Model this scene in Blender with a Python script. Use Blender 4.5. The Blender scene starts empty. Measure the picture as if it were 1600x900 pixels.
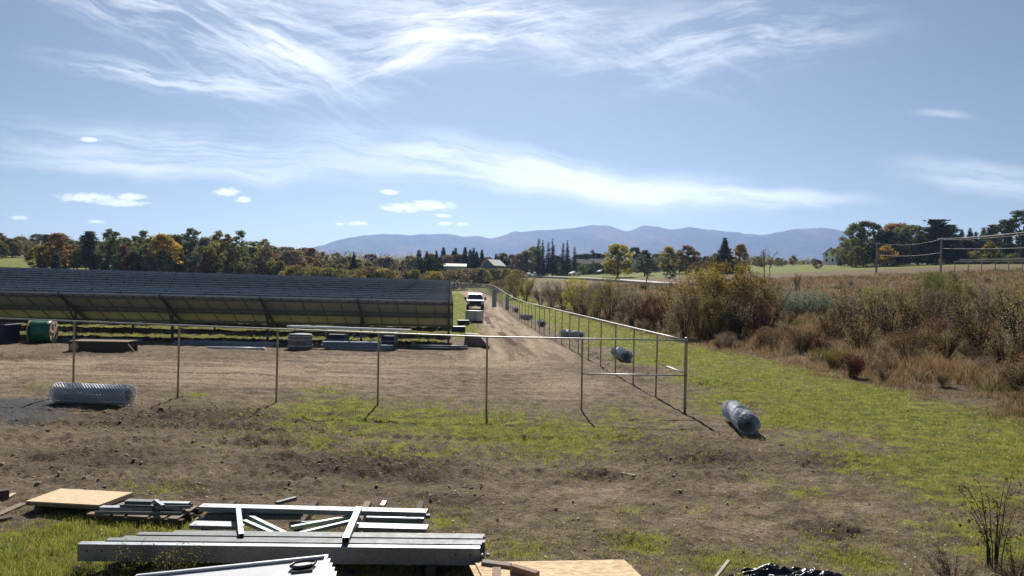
import bpy, math, random
import numpy as np
from mathutils import Vector, Matrix

# ------------------------------------------------------------------ camera
scene = bpy.context.scene
COL = scene.collection
F = 1155.0                      # focal length in photo pixels (photo 1600 x 900)
EYE = Vector((0.0, 0.0, 3.6))
ROLL = math.radians(1.1)
PITCH = math.radians(-0.095)
CAM_R = Matrix.Rotation(math.radians(90) + PITCH, 3, 'X') @ Matrix.Rotation(ROLL, 3, 'Z')
cd = bpy.data.cameras.new('camera')
cam = bpy.data.objects.new('camera', cd)
COL.objects.link(cam)
cam.matrix_world = Matrix.Translation(EYE) @ CAM_R.to_4x4()
cd.sensor_width = 36.0
cd.lens = F / 1600.0 * 36.0
cd.clip_start = 0.1
cd.clip_end = 30000.0
scene.camera = cam

# ------------------------------------------------------------------ light and exposure
SUN_EL = math.radians(40.0)
SUN_AZ = math.radians(-2.6)     # from +Y (straight ahead) towards +X
sun_dir = Vector((math.sin(SUN_AZ) * math.cos(SUN_EL), math.cos(SUN_AZ) * math.cos(SUN_EL), math.sin(SUN_EL)))
sl = bpy.data.lights.new('sun', 'SUN')
sl.energy = 5.0
sl.angle = math.radians(0.53)
sl.color = (1.0, 0.94, 0.86)
sun = bpy.data.objects.new('sun', sl)
COL.objects.link(sun)
sun.rotation_euler = (-sun_dir).to_track_quat('-Z', 'Y').to_euler()
sun.location = (0, 0, 60)

scene.view_settings.view_transform = 'Standard'
scene.view_settings.look = 'None'
scene.view_settings.gamma = 1.0
scene.view_settings.use_curve_mapping = False
scene.view_settings.exposure = 0.82
scene.render.engine = 'CYCLES'
scene.cycles.use_denoising = True
scene.cycles.max_bounces = 6
scene.cycles.diffuse_bounces = 3
scene.cycles.glossy_bounces = 2
scene.cycles.transmission_bounces = 3
scene.cycles.transparent_max_bounces = 8
scene.cycles.volume_bounces = 0
scene.cycles.caustics_reflective = False
scene.cycles.caustics_refractive = False
SKY_STRENGTH = 0.05
HAZE_DENSITY = 0.82e-4

world = bpy.data.worlds.new('World')
scene.world = world
world.use_nodes = True
world.cycles.sampling_method = 'MANUAL'
world.cycles.sample_map_resolution = 512
WN = world.node_tree
WN.nodes.clear()


class NT:
    """small helper round a node tree"""
    def __init__(s, tree):
        s.t = tree

    def n(s, kind, **kw):
        nd = s.t.nodes.new(kind)
        for k, v in kw.items():
            setattr(nd, k, v)
        return nd

    def link(s, a, b):
        s.t.links.new(a, b)

    def put(s, sock, v):
        if hasattr(v, 'is_output') or hasattr(v, 'links'):
            s.t.links.new(v, sock)
        else:
            sock.default_value = v

    def math(s, op, a, b=None, c=None, clamp=False):
        nd = s.n('ShaderNodeMath', operation=op, use_clamp=clamp)
        s.put(nd.inputs[0], a)
        if b is not None:
            s.put(nd.inputs[1], b)
        if c is not None:
            s.put(nd.inputs[2], c)
        return nd.outputs[0]

    def smooth(s, v, a, b, lo=0.0, hi=1.0):
        nd = s.n('ShaderNodeMapRange', interpolation_type='SMOOTHSTEP')
        s.put(nd.inputs['Value'], v)
        nd.inputs['From Min'].default_value = a
        nd.inputs['From Max'].default_value = b
        nd.inputs['To Min'].default_value = lo
        nd.inputs['To Max'].default_value = hi
        return nd.outputs[0]

    def mix(s, f, a, b, blend='MIX'):
        nd = s.n('ShaderNodeMix', data_type='RGBA', blend_type=blend)
        s.put(nd.inputs[0], f)
        s.put(nd.inputs[6], a)
        s.put(nd.inputs[7], b)
        return nd.outputs[2]

    def noise(s, vec, scale, detail=4.0, rough=0.55, dist=0.0):
        nd = s.n('ShaderNodeTexNoise')
        if vec is not None:
            s.put(nd.inputs['Vector'], vec)
        nd.inputs['Scale'].default_value = scale
        nd.inputs['Detail'].default_value = detail
        nd.inputs['Roughness'].default_value = rough
        nd.inputs['Distortion'].default_value = dist
        return nd.outputs[0]

    def xyz(s, x, y, z=0.0):
        nd = s.n('ShaderNodeCombineXYZ')
        s.put(nd.inputs[0], x)
        s.put(nd.inputs[1], y)
        s.put(nd.inputs[2], z)
        return nd.outputs[0]


def rgba(c, a=1.0):
    return (c[0], c[1], c[2], a)


# ------------------------------------------------------------------ sky with thin cirrus and a few small cumulus
def build_sky():
    g = NT(WN)
    out = g.n('ShaderNodeOutputWorld')
    bg = g.n('ShaderNodeBackground')
    bg.inputs['Strength'].default_value = SKY_STRENGTH
    sky = g.n('ShaderNodeTexSky', sky_type='NISHITA')
    sky.sun_disc = False
    sky.sun_elevation = SUN_EL
    sky.sun_rotation = SUN_AZ
    sky.altitude = 200.0
    sky.air_density = 0.76
    sky.dust_density = 0.45
    sky.ozone_density = 1.3
    air = g.mix(1.0, sky.outputs[0], (0.80, 0.785, 0.715, 1), 'MULTIPLY')     # a paler, greyer autumn blue
    tc = g.n('ShaderNodeTexCoord')
    sep = g.n('ShaderNodeSeparateXYZ')
    g.link(tc.outputs['Generated'], sep.inputs[0])
    dy = g.math('MAXIMUM', sep.outputs[1], 0.02)
    u = g.math('DIVIDE', sep.outputs[0], dy)          # tangent of the azimuth and of the elevation
    v = g.math('DIVIDE', sep.outputs[2], dy)
    ahead = g.smooth(sep.outputs[1], 0.05, 0.3)
    # slow warp shared by all the streaks
    w = g.noise(g.xyz(u, v, 3.1), 4.0, 3.0)
    wv = g.math('MULTIPLY', g.math('SUBTRACT', w, 0.5), 0.055)
    w2 = g.noise(g.xyz(u, v, 9.7), 11.0, 3.0)
    wv2 = g.math('MULTIPLY', g.math('SUBTRACT', w2, 0.5), 0.018)
    v_w = g.math('ADD', g.math('ADD', v, wv), wv2)
    u_w = g.math('ADD', u, g.math('MULTIPLY', wv, 0.8))

    def streaks(px, py, slope, half_l, half_w, su, sv, lo, hi, amt, seed, detail=9.0, soft=0.1):
        cu, cv = (px - 800) / F, (448 + (px - 800) * 0.0192 - py) / F
        c, s_ = math.cos(slope), math.sin(slope)
        du = g.math('SUBTRACT', u_w, cu)
        dv = g.math('SUBTRACT', v_w, cv)
        a = g.math('ADD', g.math('MULTIPLY', du, c), g.math('MULTIPLY', dv, s_))
        b = g.math('SUBTRACT', g.math('MULTIPLY', dv, c), g.math('MULTIPLY', du, s_))
        ma = g.smooth(g.math('ABSOLUTE', g.math('DIVIDE', a, half_l / F)), 1.0, soft)
        mb = g.smooth(g.math('ABSOLUTE', g.math('DIVIDE', b, half_w / F)), 1.0, soft)
        n = g.noise(g.xyz(g.math('MULTIPLY', a, su * 1.5), g.math('MULTIPLY', b, sv * 1.45), seed), 1.0, detail, 0.66, 0.15)
        d = g.smooth(n, lo, hi)
        return g.math('MULTIPLY', g.math('MULTIPLY', ma, mb), g.math('MULTIPLY', d, amt))

    R = math.radians
    layers = [
        # fan of streaks at the upper left, running down to the right
        streaks(330, 40, R(-17), 430, 110, 5, 34, 0.42, 0.72, 0.78, 1.3),
        streaks(300, 30, R(-27), 420, 120, 4, 46, 0.46, 0.74, 0.72, 5.2),
        streaks(430, 90, R(-25), 150, 34, 6, 40, 0.30, 0.62, 1.00, 8.9),
        streaks(280, 122, R(-7), 300, 26, 5, 50, 0.36, 0.66, 0.78, 2.4),
        # streaks that run up to the right from the point of the fan
        streaks(610, 92, R(20), 170, 42, 6, 40, 0.36, 0.66, 0.98, 12.1),
        streaks(700, 50, R(8), 330, 75, 5, 36, 0.40, 0.70, 0.98, 15.6),
        streaks(760, 20, R(-14), 300, 70, 5, 30, 0.44, 0.72, 0.65, 25.6),
        streaks(560, 10, R(-4), 560, 60, 4, 26, 0.36, 0.70, 0.42, 31.6),
        # thinner veil at the upper right
        streaks(1120, 62, R(9), 360, 85, 5, 28, 0.40, 0.74, 0.65, 18.3),
        streaks(1060, 95, R(-24), 170, 60, 6, 34, 0.46, 0.74, 0.34, 21.7),
        # long flat band low over the land
        streaks(330, 235, R(-2), 520, 62, 2.6, 30, 0.34, 0.70, 0.60, 41.0),
        streaks(250, 260, R(-1), 470, 30, 3, 34, 0.32, 0.66, 0.55, 44.4),
        streaks(780, 265, R(-7), 430, 50, 3, 34, 0.30, 0.66, 0.75, 47.9),
        streaks(960, 290, R(-3), 330, 34, 4, 30, 0.26, 0.60, 0.80, 52.3),
        streaks(1190, 306, R(-2), 230, 17, 4, 40, 0.28, 0.60, 0.70, 55.3),
        streaks(1540, 282, R(-4), 210, 34, 3, 30, 0.30, 0.64, 0.55, 58.1),
        streaks(1465, 180, R(-1), 70, 9, 5, 30, 0.25, 0.6, 0.40, 61.0),
    ]
    cir = layers[0]
    for L in layers[1:]:
        cir = g.math('SUBTRACT', g.math('ADD', cir, L), g.math('MULTIPLY', cir, L))
    # small fair weather clouds
    pn = g.noise(g.xyz(g.math('MULTIPLY', u, 70), g.math('MULTIPLY', v, 190), 4.0), 1.0, 6.0, 0.65)

    def puff(px, py, rx, ry):
        cu, cv = (px - 800) / F, (448 + (px - 800) * 0.0192 - py) / F
        a = g.math('DIVIDE', g.math('SUBTRACT', u, cu), rx / F)
        b = g.math('DIVIDE', g.math('SUBTRACT', v, cv), ry / F)
        r = g.math('ADD', g.math('MULTIPLY', a, a), g.math('MULTIPLY', b, b))
        return g.smooth(g.math('ADD', r, g.math('MULTIPLY', g.math('SUBTRACT', pn, 0.5), 7.0)), 2.1, -0.7)

    cum = None
    for p in [(135, 309, 40, 7), (185, 317, 34, 5), (200, 308, 22, 6), (352, 300, 18, 6), (378, 312, 12, 4), (136, 218, 14, 3.5),
              (606, 300, 13, 4), (626, 325, 28, 6), (668, 321, 36, 7), (694, 349, 10, 3), (722, 350, 9, 3), (558, 349, 15, 3),
              (28, 340, 12, 3), (148, 346, 10, 2.5), (690, 337, 12, 2.5), (530, 350, 6, 2)]:
        q = puff(*p)
        cum = q if cum is None else g.math('MAXIMUM', cum, q)
    cir = g.math('MULTIPLY', cir, ahead)
    cum = g.math('MULTIPLY', cum, ahead)
    # cloud light follows the sky behind it, a little towards neutral white
    cloud = g.mix(0.55, g.mix(1.0, sky.outputs[0], (2.1, 1.75, 1.45, 1), 'MULTIPLY'), (16.5, 16.1, 15.6, 1))
    c1 = g.mix(g.math('MULTIPLY', cir, 0.88, clamp=True), air, cloud)
    c2 = g.mix(g.math('MULTIPLY', cum, 0.85), c1, g.mix(g.smooth(pn, 0.40, 0.58), (13.5, 13.6, 14.2, 1), (20, 19.8, 19.2, 1)))
    g.link(c2, bg.inputs['Color'])
    g.link(bg.outputs[0], out.inputs['Surface'])


build_sky()

# ------------------------------------------------------------------ numeric noise and the lie of the land
def _h(ix, iy, seed):
    n = (ix.astype(np.int64) * 374761393 + iy.astype(np.int64) * 668265263 + seed * 1442695041) & 0x7fffffff
    n = ((n ^ (n >> 13)) * 1274126177) & 0x7fffffff
    n = (n ^ (n >> 16)) & 0xffff
    return n / 65535.0


def vnoise(x, y, seed=0):
    x = np.asarray(x, float); y = np.asarray(y, float)
    ix = np.floor(x); iy = np.floor(y)
    fx = x - ix; fy = y - iy
    fx = fx * fx * fx * (fx * (fx * 6 - 15) + 10); fy = fy * fy * fy * (fy * (fy * 6 - 15) + 10)
    a = _h(ix, iy, seed); b = _h(ix + 1, iy, seed); c = _h(ix, iy + 1, seed); d = _h(ix + 1, iy + 1, seed)
    return (a + (b - a) * fx) * (1 - fy) + (c + (d - c) * fx) * fy


def fbm(x, y, seed=0, oct=4, gain=0.5):
    s = 0.0; a = 1.0; t = 0.0
    x = np.asarray(x, float); y = np.asarray(y, float)
    for k in range(oct):
        s = s + a * vnoise(x, y, seed + 17 * k)
        t += a; a *= gain
        x, y = x * 2.03 * 0.8 + y * 2.03 * 0.6 + 5.2, -x * 2.03 * 0.6 + y * 2.03 * 0.8 + 1.7
    return s / t


def sstep(a, b, x):
    t = np.clip((np.asarray(x, float) - a) / (b - a), 0, 1)
    return t * t * (3 - 2 * t)


def x_fence(y):
    return 5.0 - 0.0753 * (np.asarray(y, float) - 21.3)


def x_scrub(y):
    return 16.0 - 0.1 * np.minimum(np.asarray(y, float), 400)


def ground_z(x, y):
    x = np.asarray(x, float); y = np.asarray(y, float)
    z = 1.75 * sstep(68, 150, y)
    z = z + 1.75 * np.clip(-x / 118, 0, 1.6) * np.clip(y / 170, 0, 1.3)
    z = z + 0.017 * np.clip(-x - 1, 0, 16) * sstep(10, 18, y) * (1 - sstep(26, 42, y))
    u = x - x_scrub(y)
    su = np.log1p(np.exp(np.clip((u - 4) / 5, -30, 30))) * 5
    su = np.where(su > 150, 150 + 40 * (1 - np.exp(-(su - 150) / 40)), su)
    fall = 1 - sstep(520, 900, y)
    z = z + 0.058 * su * sstep(-10, 20, y) * fall
    y0 = 196 - 78 * sstep(-2, 26, u)
    ramp = np.log1p(np.exp(np.clip((y - y0) / 10, -30, 30))) * 10
    ramp = np.where(ramp > 230, 230 + 60 * (1 - np.exp(-(ramp - 230) / 60)), ramp)
    z = z + 0.027 * ramp * (1 - 0.9 * sstep(520, 1100, y))
    z = z + 4.0 * sstep(185, 245, y) * sstep(95, 190, -x) * fall
    return z


def ray(px, py):
    d = CAM_R @ Vector(((px - 800) / F, -(py - 450) / F, -1.0))
    return d / d.y


def at(px, py, dz=0.0, lo=4.0, hi=900.0):
    """the point of the ground (raised by dz) that the photograph shows at px, py"""
    d = ray(px, py)
    prev = lo
    t = lo
    while t < hi:
        p = EYE + d * t
        if p.z <= float(ground_z(p.x, p.y)) + dz:
            a, b = prev, t
            for _ in range(30):
                m = (a + b) / 2
                p = EYE + d * m
                if p.z <= float(ground_z(p.x, p.y)) + dz:
                    b = m
                else:
                    a = m
            return EYE + d * b
        prev = t
        t *= 1.01
    return EYE + d * hi


def on_ray(px, py, dist):
    return EYE + ray(px, py) * dist


def gz(x, y):
    return float(ground_z(x, y))


# ------------------------------------------------------------------ masks of what covers the ground
def _blobs(lst):
    out = []
    for px, py, rx, ry, amp in lst:
        c = at(px, py)
        n = at(px, min(py + ry, 905)); f = at(px, py - ry)
        out.append((c.x, c.y, max(0.2, rx * c.y / F), max(0.2, 0.5 * abs(f.y - n.y)), amp))
    return out


def blob_mask(x, y, blobs):
    m = np.zeros_like(np.asarray(x, float))
    for cx, cy, rx, ry, amp in blobs:
        r = ((x - cx) / rx) ** 2 + ((y - cy) / ry) ** 2
        m = np.maximum(m, amp * np.exp(-r * 0.9))
    return m


GRASS = _blobs([(600, 655, 230, 34, .72), (850, 675, 190, 40, .70), (1010, 660, 60, 30, .5), (1130, 640, 60, 25, .7), (1120, 600, 70, 25, .75), (1300, 700, 90, 30, .6), (520, 640, 110, 26, .85), (650, 655, 120, 30, .8), (760, 668, 130, 32, .85), (860, 690, 130, 36, .75), (640, 700, 120, 25, .55), (960, 650, 60, 25, .6),
                (500, 612, 60, 12, .5), (120, 605, 60, 8, .45), (300, 618, 50, 8, .5), (1000, 850, 90, 22, .65), (1130, 880, 120, 25, .75), (1330, 872, 80, 30, .8),
                (1250, 770, 50, 15, .6), (1380, 730, 90, 25, .7), (1200, 750, 40, 10, .45), (900, 815, 60, 14, .45), (820, 860, 90, 25, .55), (700, 815, 60, 20, .5),
                (100, 850, 170, 55, 1.0), (40, 890, 140, 40, .9), (250, 825, 140, 22, .8), (260, 765, 70, 10, .45), (560, 760, 60, 8, .2), (1480, 760, 120, 50, .8), (1560, 850, 140, 60, .7),
                (560, 860, 200, 40, .8), (300, 890, 300, 20, .9), (500, 690, 50, 12, .7), (450, 665, 40, 10, .7), (980, 800, 40, 10, .5), (1100, 800, 60, 14, .35)])
DARK = _blobs([(330, 655, 330, 26, .8), (160, 715, 220, 30, .7), (560, 725, 220, 26, .95), (420, 690, 60, 12, 1.0), (610, 745, 120, 14, 1.0), (350, 760, 300, 22, .6), (1090, 715, 150, 26, .8),
               (1290, 720, 110, 22, .8), (700, 780, 160, 24, .65), (1290, 830, 70, 20, .8), (1050, 770, 160, 28, .5), (930, 745, 60, 14, .9), (1000, 690, 70, 16, .7), (1130, 690, 80, 12, .6),
               (1110, 600, 60, 12, .8), (1150, 630, 60, 12, .8), (1000, 580, 50, 10, .6), (820, 785, 80, 12, .5), (30, 560, 90, 8, .7), (150, 552, 90, 6, .7), (430, 553, 150, 4, .5), (960, 840, 60, 10, .6), (1270, 620, 60, 10, .5)])
LIGHT = _blobs([(300, 580, 420, 22, .9), (80, 570, 160, 18, .9), (620, 570, 200, 20, .7), (780, 560, 90, 24, .8), (880, 600, 90, 26, .7), (860, 760, 120, 14, .5), (960, 770, 120, 16, .6), (1160, 820, 120, 24, .6),
                (220, 740, 120, 12, .4), (1130, 760, 90, 12, .5), (560, 600, 120, 12, .5), (1320, 790, 80, 16, .6)])
GRAVEL = _blobs([(0, 640, 110, 26, 1.0), (60, 655, 60, 18, .7)])


def cover(x, y):
    """grass, dark damp soil and painted panel shade, pale dry soil, gravel: how much of each lies at x, y"""
    x = np.asarray(x, float); y = np.asarray(y, float)
    n1 = fbm(x * 0.45, y * 0.45, 11, 4); n2 = fbm(x * 1.7, y * 1.3, 23, 4); n3 = fbm(x * 0.12, y * 0.12, 31, 3)
    xf = x_fence(y); xs = x_scrub(y)
    xl = 7.4 + 0.6 * sstep(24, 12, y) - 0.088 * np.clip(y - 26, 0, 200)
    strip = sstep(-1.4, 1.2, x - xl + (n1 - .5) * 3.0) * sstep(2.0, -1.0, x - xs - 1.0 + (n2 - .5) * 2) * sstep(10.5, 14.5, y + (n1 - .5) * 5) * (1 - sstep(200, 260, y))
    near_f = 0.6 * sstep(0.6, 1.6, x - xf) * sstep(1.0, -1.0, x - xl - 1) * sstep(16, 20, y) * (1 - sstep(200, 260, y)) * sstep(0.46, 0.60, n1)
    # mown strip between the panels and the track, and the ground under the panels
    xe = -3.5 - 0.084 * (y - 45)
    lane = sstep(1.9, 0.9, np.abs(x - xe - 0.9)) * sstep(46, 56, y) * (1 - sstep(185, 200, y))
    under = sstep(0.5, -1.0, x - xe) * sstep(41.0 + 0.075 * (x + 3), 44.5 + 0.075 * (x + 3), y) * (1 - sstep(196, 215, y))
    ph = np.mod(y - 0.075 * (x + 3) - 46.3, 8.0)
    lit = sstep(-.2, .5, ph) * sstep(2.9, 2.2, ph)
    track = sstep(3.0, 2.0, np.abs(x - (xe + xf) / 2 - 0.7)) * sstep(30, 40, y) * (1 - sstep(200, 240, y))
    beyond = sstep(186, 215, y + (n3 - .5) * 30) * 0.9
    behind = (1 - sstep(2.0, 8.0, y)) * 0.7
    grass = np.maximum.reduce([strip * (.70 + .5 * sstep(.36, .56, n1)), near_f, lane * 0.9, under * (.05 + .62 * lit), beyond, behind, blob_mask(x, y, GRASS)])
    grass = np.where(y < 186, grass * (1 - 0.92 * track * (1 - lane)), grass)
    scrub = sstep(-0.8, 1.6, x - xs + (n2 - .5) * 2.2) * sstep(8, 14, y)
    dark = np.maximum(blob_mask(x, y, DARK), 0.7 * sstep(1.0, 0.2, np.abs(x - xf - 0.9 + (n1 - .5))) * sstep(24, 30, y) * (1 - sstep(120, 160, y)) * sstep(.42, .6, n2))
    rut = np.minimum(np.abs(x - xf + 3.1 + 0.25 * np.sin(y * 0.11)), np.abs(x - xf + 5.0 + 0.25 * np.sin(y * 0.11)))
    dark = np.maximum(dark, 0.95 * sstep(0.46, 0.16, rut) * sstep(34, 46, y) * (1 - sstep(120, 170, y)) * sstep(.35, .55, fbm(x * .5, y * .16, 71, 3)))
    light = np.maximum(blob_mask(x, y, LIGHT), track * 0.85)
    dark = np.maximum(dark, under * .8)  # shade below the panel rows painted as darker soil
    gravel = blob_mask(x, y, GRAVEL)
    streak = fbm(x * .34 + 1.6 * n1, y * 2.1 + 2.2 * n1 + .25 * x * (n3 - .5), 131, 5, .6)
    streak = np.where((x > xe + .2) & (y > 36), fbm((x - xf) * 2.4, y * .14, 137, 4), streak)
    return dict(streak=streak, grass=np.clip(grass, 0, 1), dark=np.clip(dark, 0, 1), light=np.clip(light, 0, 1), gravel=np.clip(gravel, 0, 1), scrub=np.clip(scrub, 0, 1))


def relief(x, y, c):
    """clods, ruts and tracks on top of the lie of the land"""
    n = fbm(x * 0.8, y * 0.8, 41, 3) - 0.5
    r = fbm(x * 3.1, y * 3.1, 47, 3)
    cl = np.clip(fbm(x * 6.5, y * 6.5, 53, 3) - 0.45, 0, 1)
    rough = 0.35 + 0.9 * c['dark'] - 0.15 * c['light'] - 0.25 * c['gravel']
    f = 1 - sstep(60, 110, y)
    z = n * 0.13 * (0.5 + 0.8 * c['dark']) + (r - 0.5) * 0.13 * rough + cl * 0.21 * rough
    # lugged tyre marks running across the near yard and along the bare patch
    for (y0, am, sl) in ((17.6, 1.0, 0.05), (15.7, .9, -0.02), (13.9, .7, 0.03), (27.5, .6, 0.01), (30.0, .5, 0.0), (33.0, .5, 0.01)):
        d = np.abs(y - y0 - sl * x - 0.25 * np.sin(x * 0.4 + y0))
        z = z - am * 0.085 * sstep(0.32, 0.12, d) * (0.55 + 0.45 * np.sign(np.sin(x * 21.0 + d * 9))) * sstep(6.5, 3.5, x)
    rut = np.minimum(np.abs(x - x_fence(y) + 3.1 + 0.25 * np.sin(y * 0.11)), np.abs(x - x_fence(y) + 5.0 + 0.25 * np.sin(y * 0.11)))
    z = z - 0.11 * sstep(0.45, 0.1, rut) * sstep(30, 44, y)
    return z * f


# ------------------------------------------------------------------ materials
MATS = {}


def principled(name, color, rough=0.7, metal=0.0, var=0.15, scale=6.0, bump=0.0, bscale=40.0, spec=0.3, stretch=None, hue2=None):
    if name in MATS:
        return MATS[name]
    m = bpy.data.materials.new(name)
    m.use_nodes = True
    g = NT(m.node_tree)
    b = m.node_tree.nodes['Principled BSDF']
    tc = g.n('ShaderNodeTexCoord')
    vec = tc.outputs['Object']
    if stretch:
        mp = g.n('ShaderNodeMapping')
        mp.inputs['Scale'].default_value = stretch
        g.link(vec, mp.inputs[0])
        vec = mp.outputs[0]
    n = g.noise(vec, scale, 5.0, 0.6)
    lo = tuple(max(0, c * (1 - var)) for c in color)
    hi = tuple(min(1, c * (1 + var)) for c in (hue2 or color))
    g.link(g.mix(g.smooth(n, 0.3, 0.7), rgba(lo), rgba(hi)), b.inputs['Base Color'])
    b.inputs['Roughness'].default_value = rough
    b.inputs['Metallic'].default_value = metal
    b.inputs['Specular IOR Level'].default_value = spec
    if bump:
        bp = g.n('ShaderNodeBump')
        bp.inputs['Strength'].default_value = bump
        bp.inputs['Distance'].default_value = 0.02
        g.link(g.noise(vec, bscale, 4.0), bp.inputs['Height'])
        g.link(bp.outputs[0], b.inputs['Normal'])
    MATS[name] = m
    return m


def leafmat(name, c1, c2, trans=0.35, c3=None, objvar=0.25):
    """leaves and blades: tint differs from leaf to leaf and from plant to plant, light comes through"""
    if name in MATS:
        return MATS[name]
    m = bpy.data.materials.new(name)
    m.use_nodes = True
    g = NT(m.node_tree)
    m.node_tree.nodes.clear()
    out = g.n('ShaderNodeOutputMaterial')
    geo = g.n('ShaderNodeNewGeometry')
    oi = g.n('ShaderNodeObjectInfo')
    col = g.mix(geo.outputs['Random Per Island'], rgba(c1), rgba(c2))
    if c3:
        f = g.smooth(g.math('FRACT', g.math('MULTIPLY', geo.outputs['Random Per Island'], 7.31)), 0.72, 0.8)
        col = g.mix(f, col, rgba(c3))
    hs = g.n('ShaderNodeHueSaturation')
    g.link(g.math('ADD', 0.5 - 0.03 * objvar, g.math('MULTIPLY', oi.outputs['Random'], 0.06 * objvar)), hs.inputs['Hue'])
    g.link(g.math('ADD', 1 - objvar, g.math('MULTIPLY', oi.outputs['Random'], 2 * objvar)), hs.inputs['Value'])
    g.link(col, hs.inputs['Color'])
    d = g.n('ShaderNodeBsdfDiffuse')
    t = g.n('ShaderNodeBsdfTranslucent')
    g.link(hs.outputs[0], d.inputs[0])
    g.link(hs.outputs[0], t.inputs[0])
    mx = g.n('ShaderNodeMixShader')
    mx.inputs[0].default_value = trans
    g.link(d.outputs[0], mx.inputs[1])
    g.link(t.outputs[0], mx.inputs[2])
    g.link(mx.outputs[0], out.inputs[0])
    MATS[name] = m
    return m


# ------------------------------------------------------------------ mesh helpers
def mesh_np(name, V, Fq, mat=None, smooth=False):
    """mesh from an (N,3) array and an (M,k) array of faces"""
    V = np.ascontiguousarray(V, dtype=np.float32)
    Fq = np.ascontiguousarray(Fq, dtype=np.int32)
    me = bpy.data.meshes.new(name)
    me.vertices.add(len(V))
    me.vertices.foreach_set('co', V.ravel())
    k = Fq.shape[1]
    me.loops.add(Fq.size)
    me.loops.foreach_set('vertex_index', Fq.ravel())
    me.polygons.add(len(Fq))
    me.polygons.foreach_set('loop_start', np.arange(0, Fq.size, k, dtype=np.int32))
    if smooth:
        me.polygons.foreach_set('use_smooth', np.ones(len(Fq), dtype=bool))
    me.update(calc_edges=True)
    if mat:
        me.materials.append(mat)
    return me


def link(name, me, parent=None, loc=None):
    o = bpy.data.objects.new(name, me)
    COL.objects.link(o)
    if parent is not None:
        o.parent = parent
    if loc is not None:
        o.location = loc
    return o


def tag(o, label, cat, group=None, kind=None):
    if label:
        o['label'] = label
    if cat:
        o['category'] = cat
    if group:
        o['group'] = group
    if kind:
        o['kind'] = kind
    return o


def empty(name, loc, rz=0.0, label=None, cat=None, group=None):
    o = bpy.data.objects.new(name, None)
    COL.objects.link(o)
    o.location = loc
    o.rotation_euler = (0, 0, rz)
    o.empty_display_size = 0.2
    return tag(o, label, cat, group)


def copy_tree(o, parent=None):
    c = o.copy()
    COL.objects.link(c)
    if parent is not None:
        c.parent = parent
    for ch in KIDS.get(o.name, []):
        k = copy_tree(ch, c)
        KIDS.setdefault(c.name, []).append(k)
    return c


KIDS = {}


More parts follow.
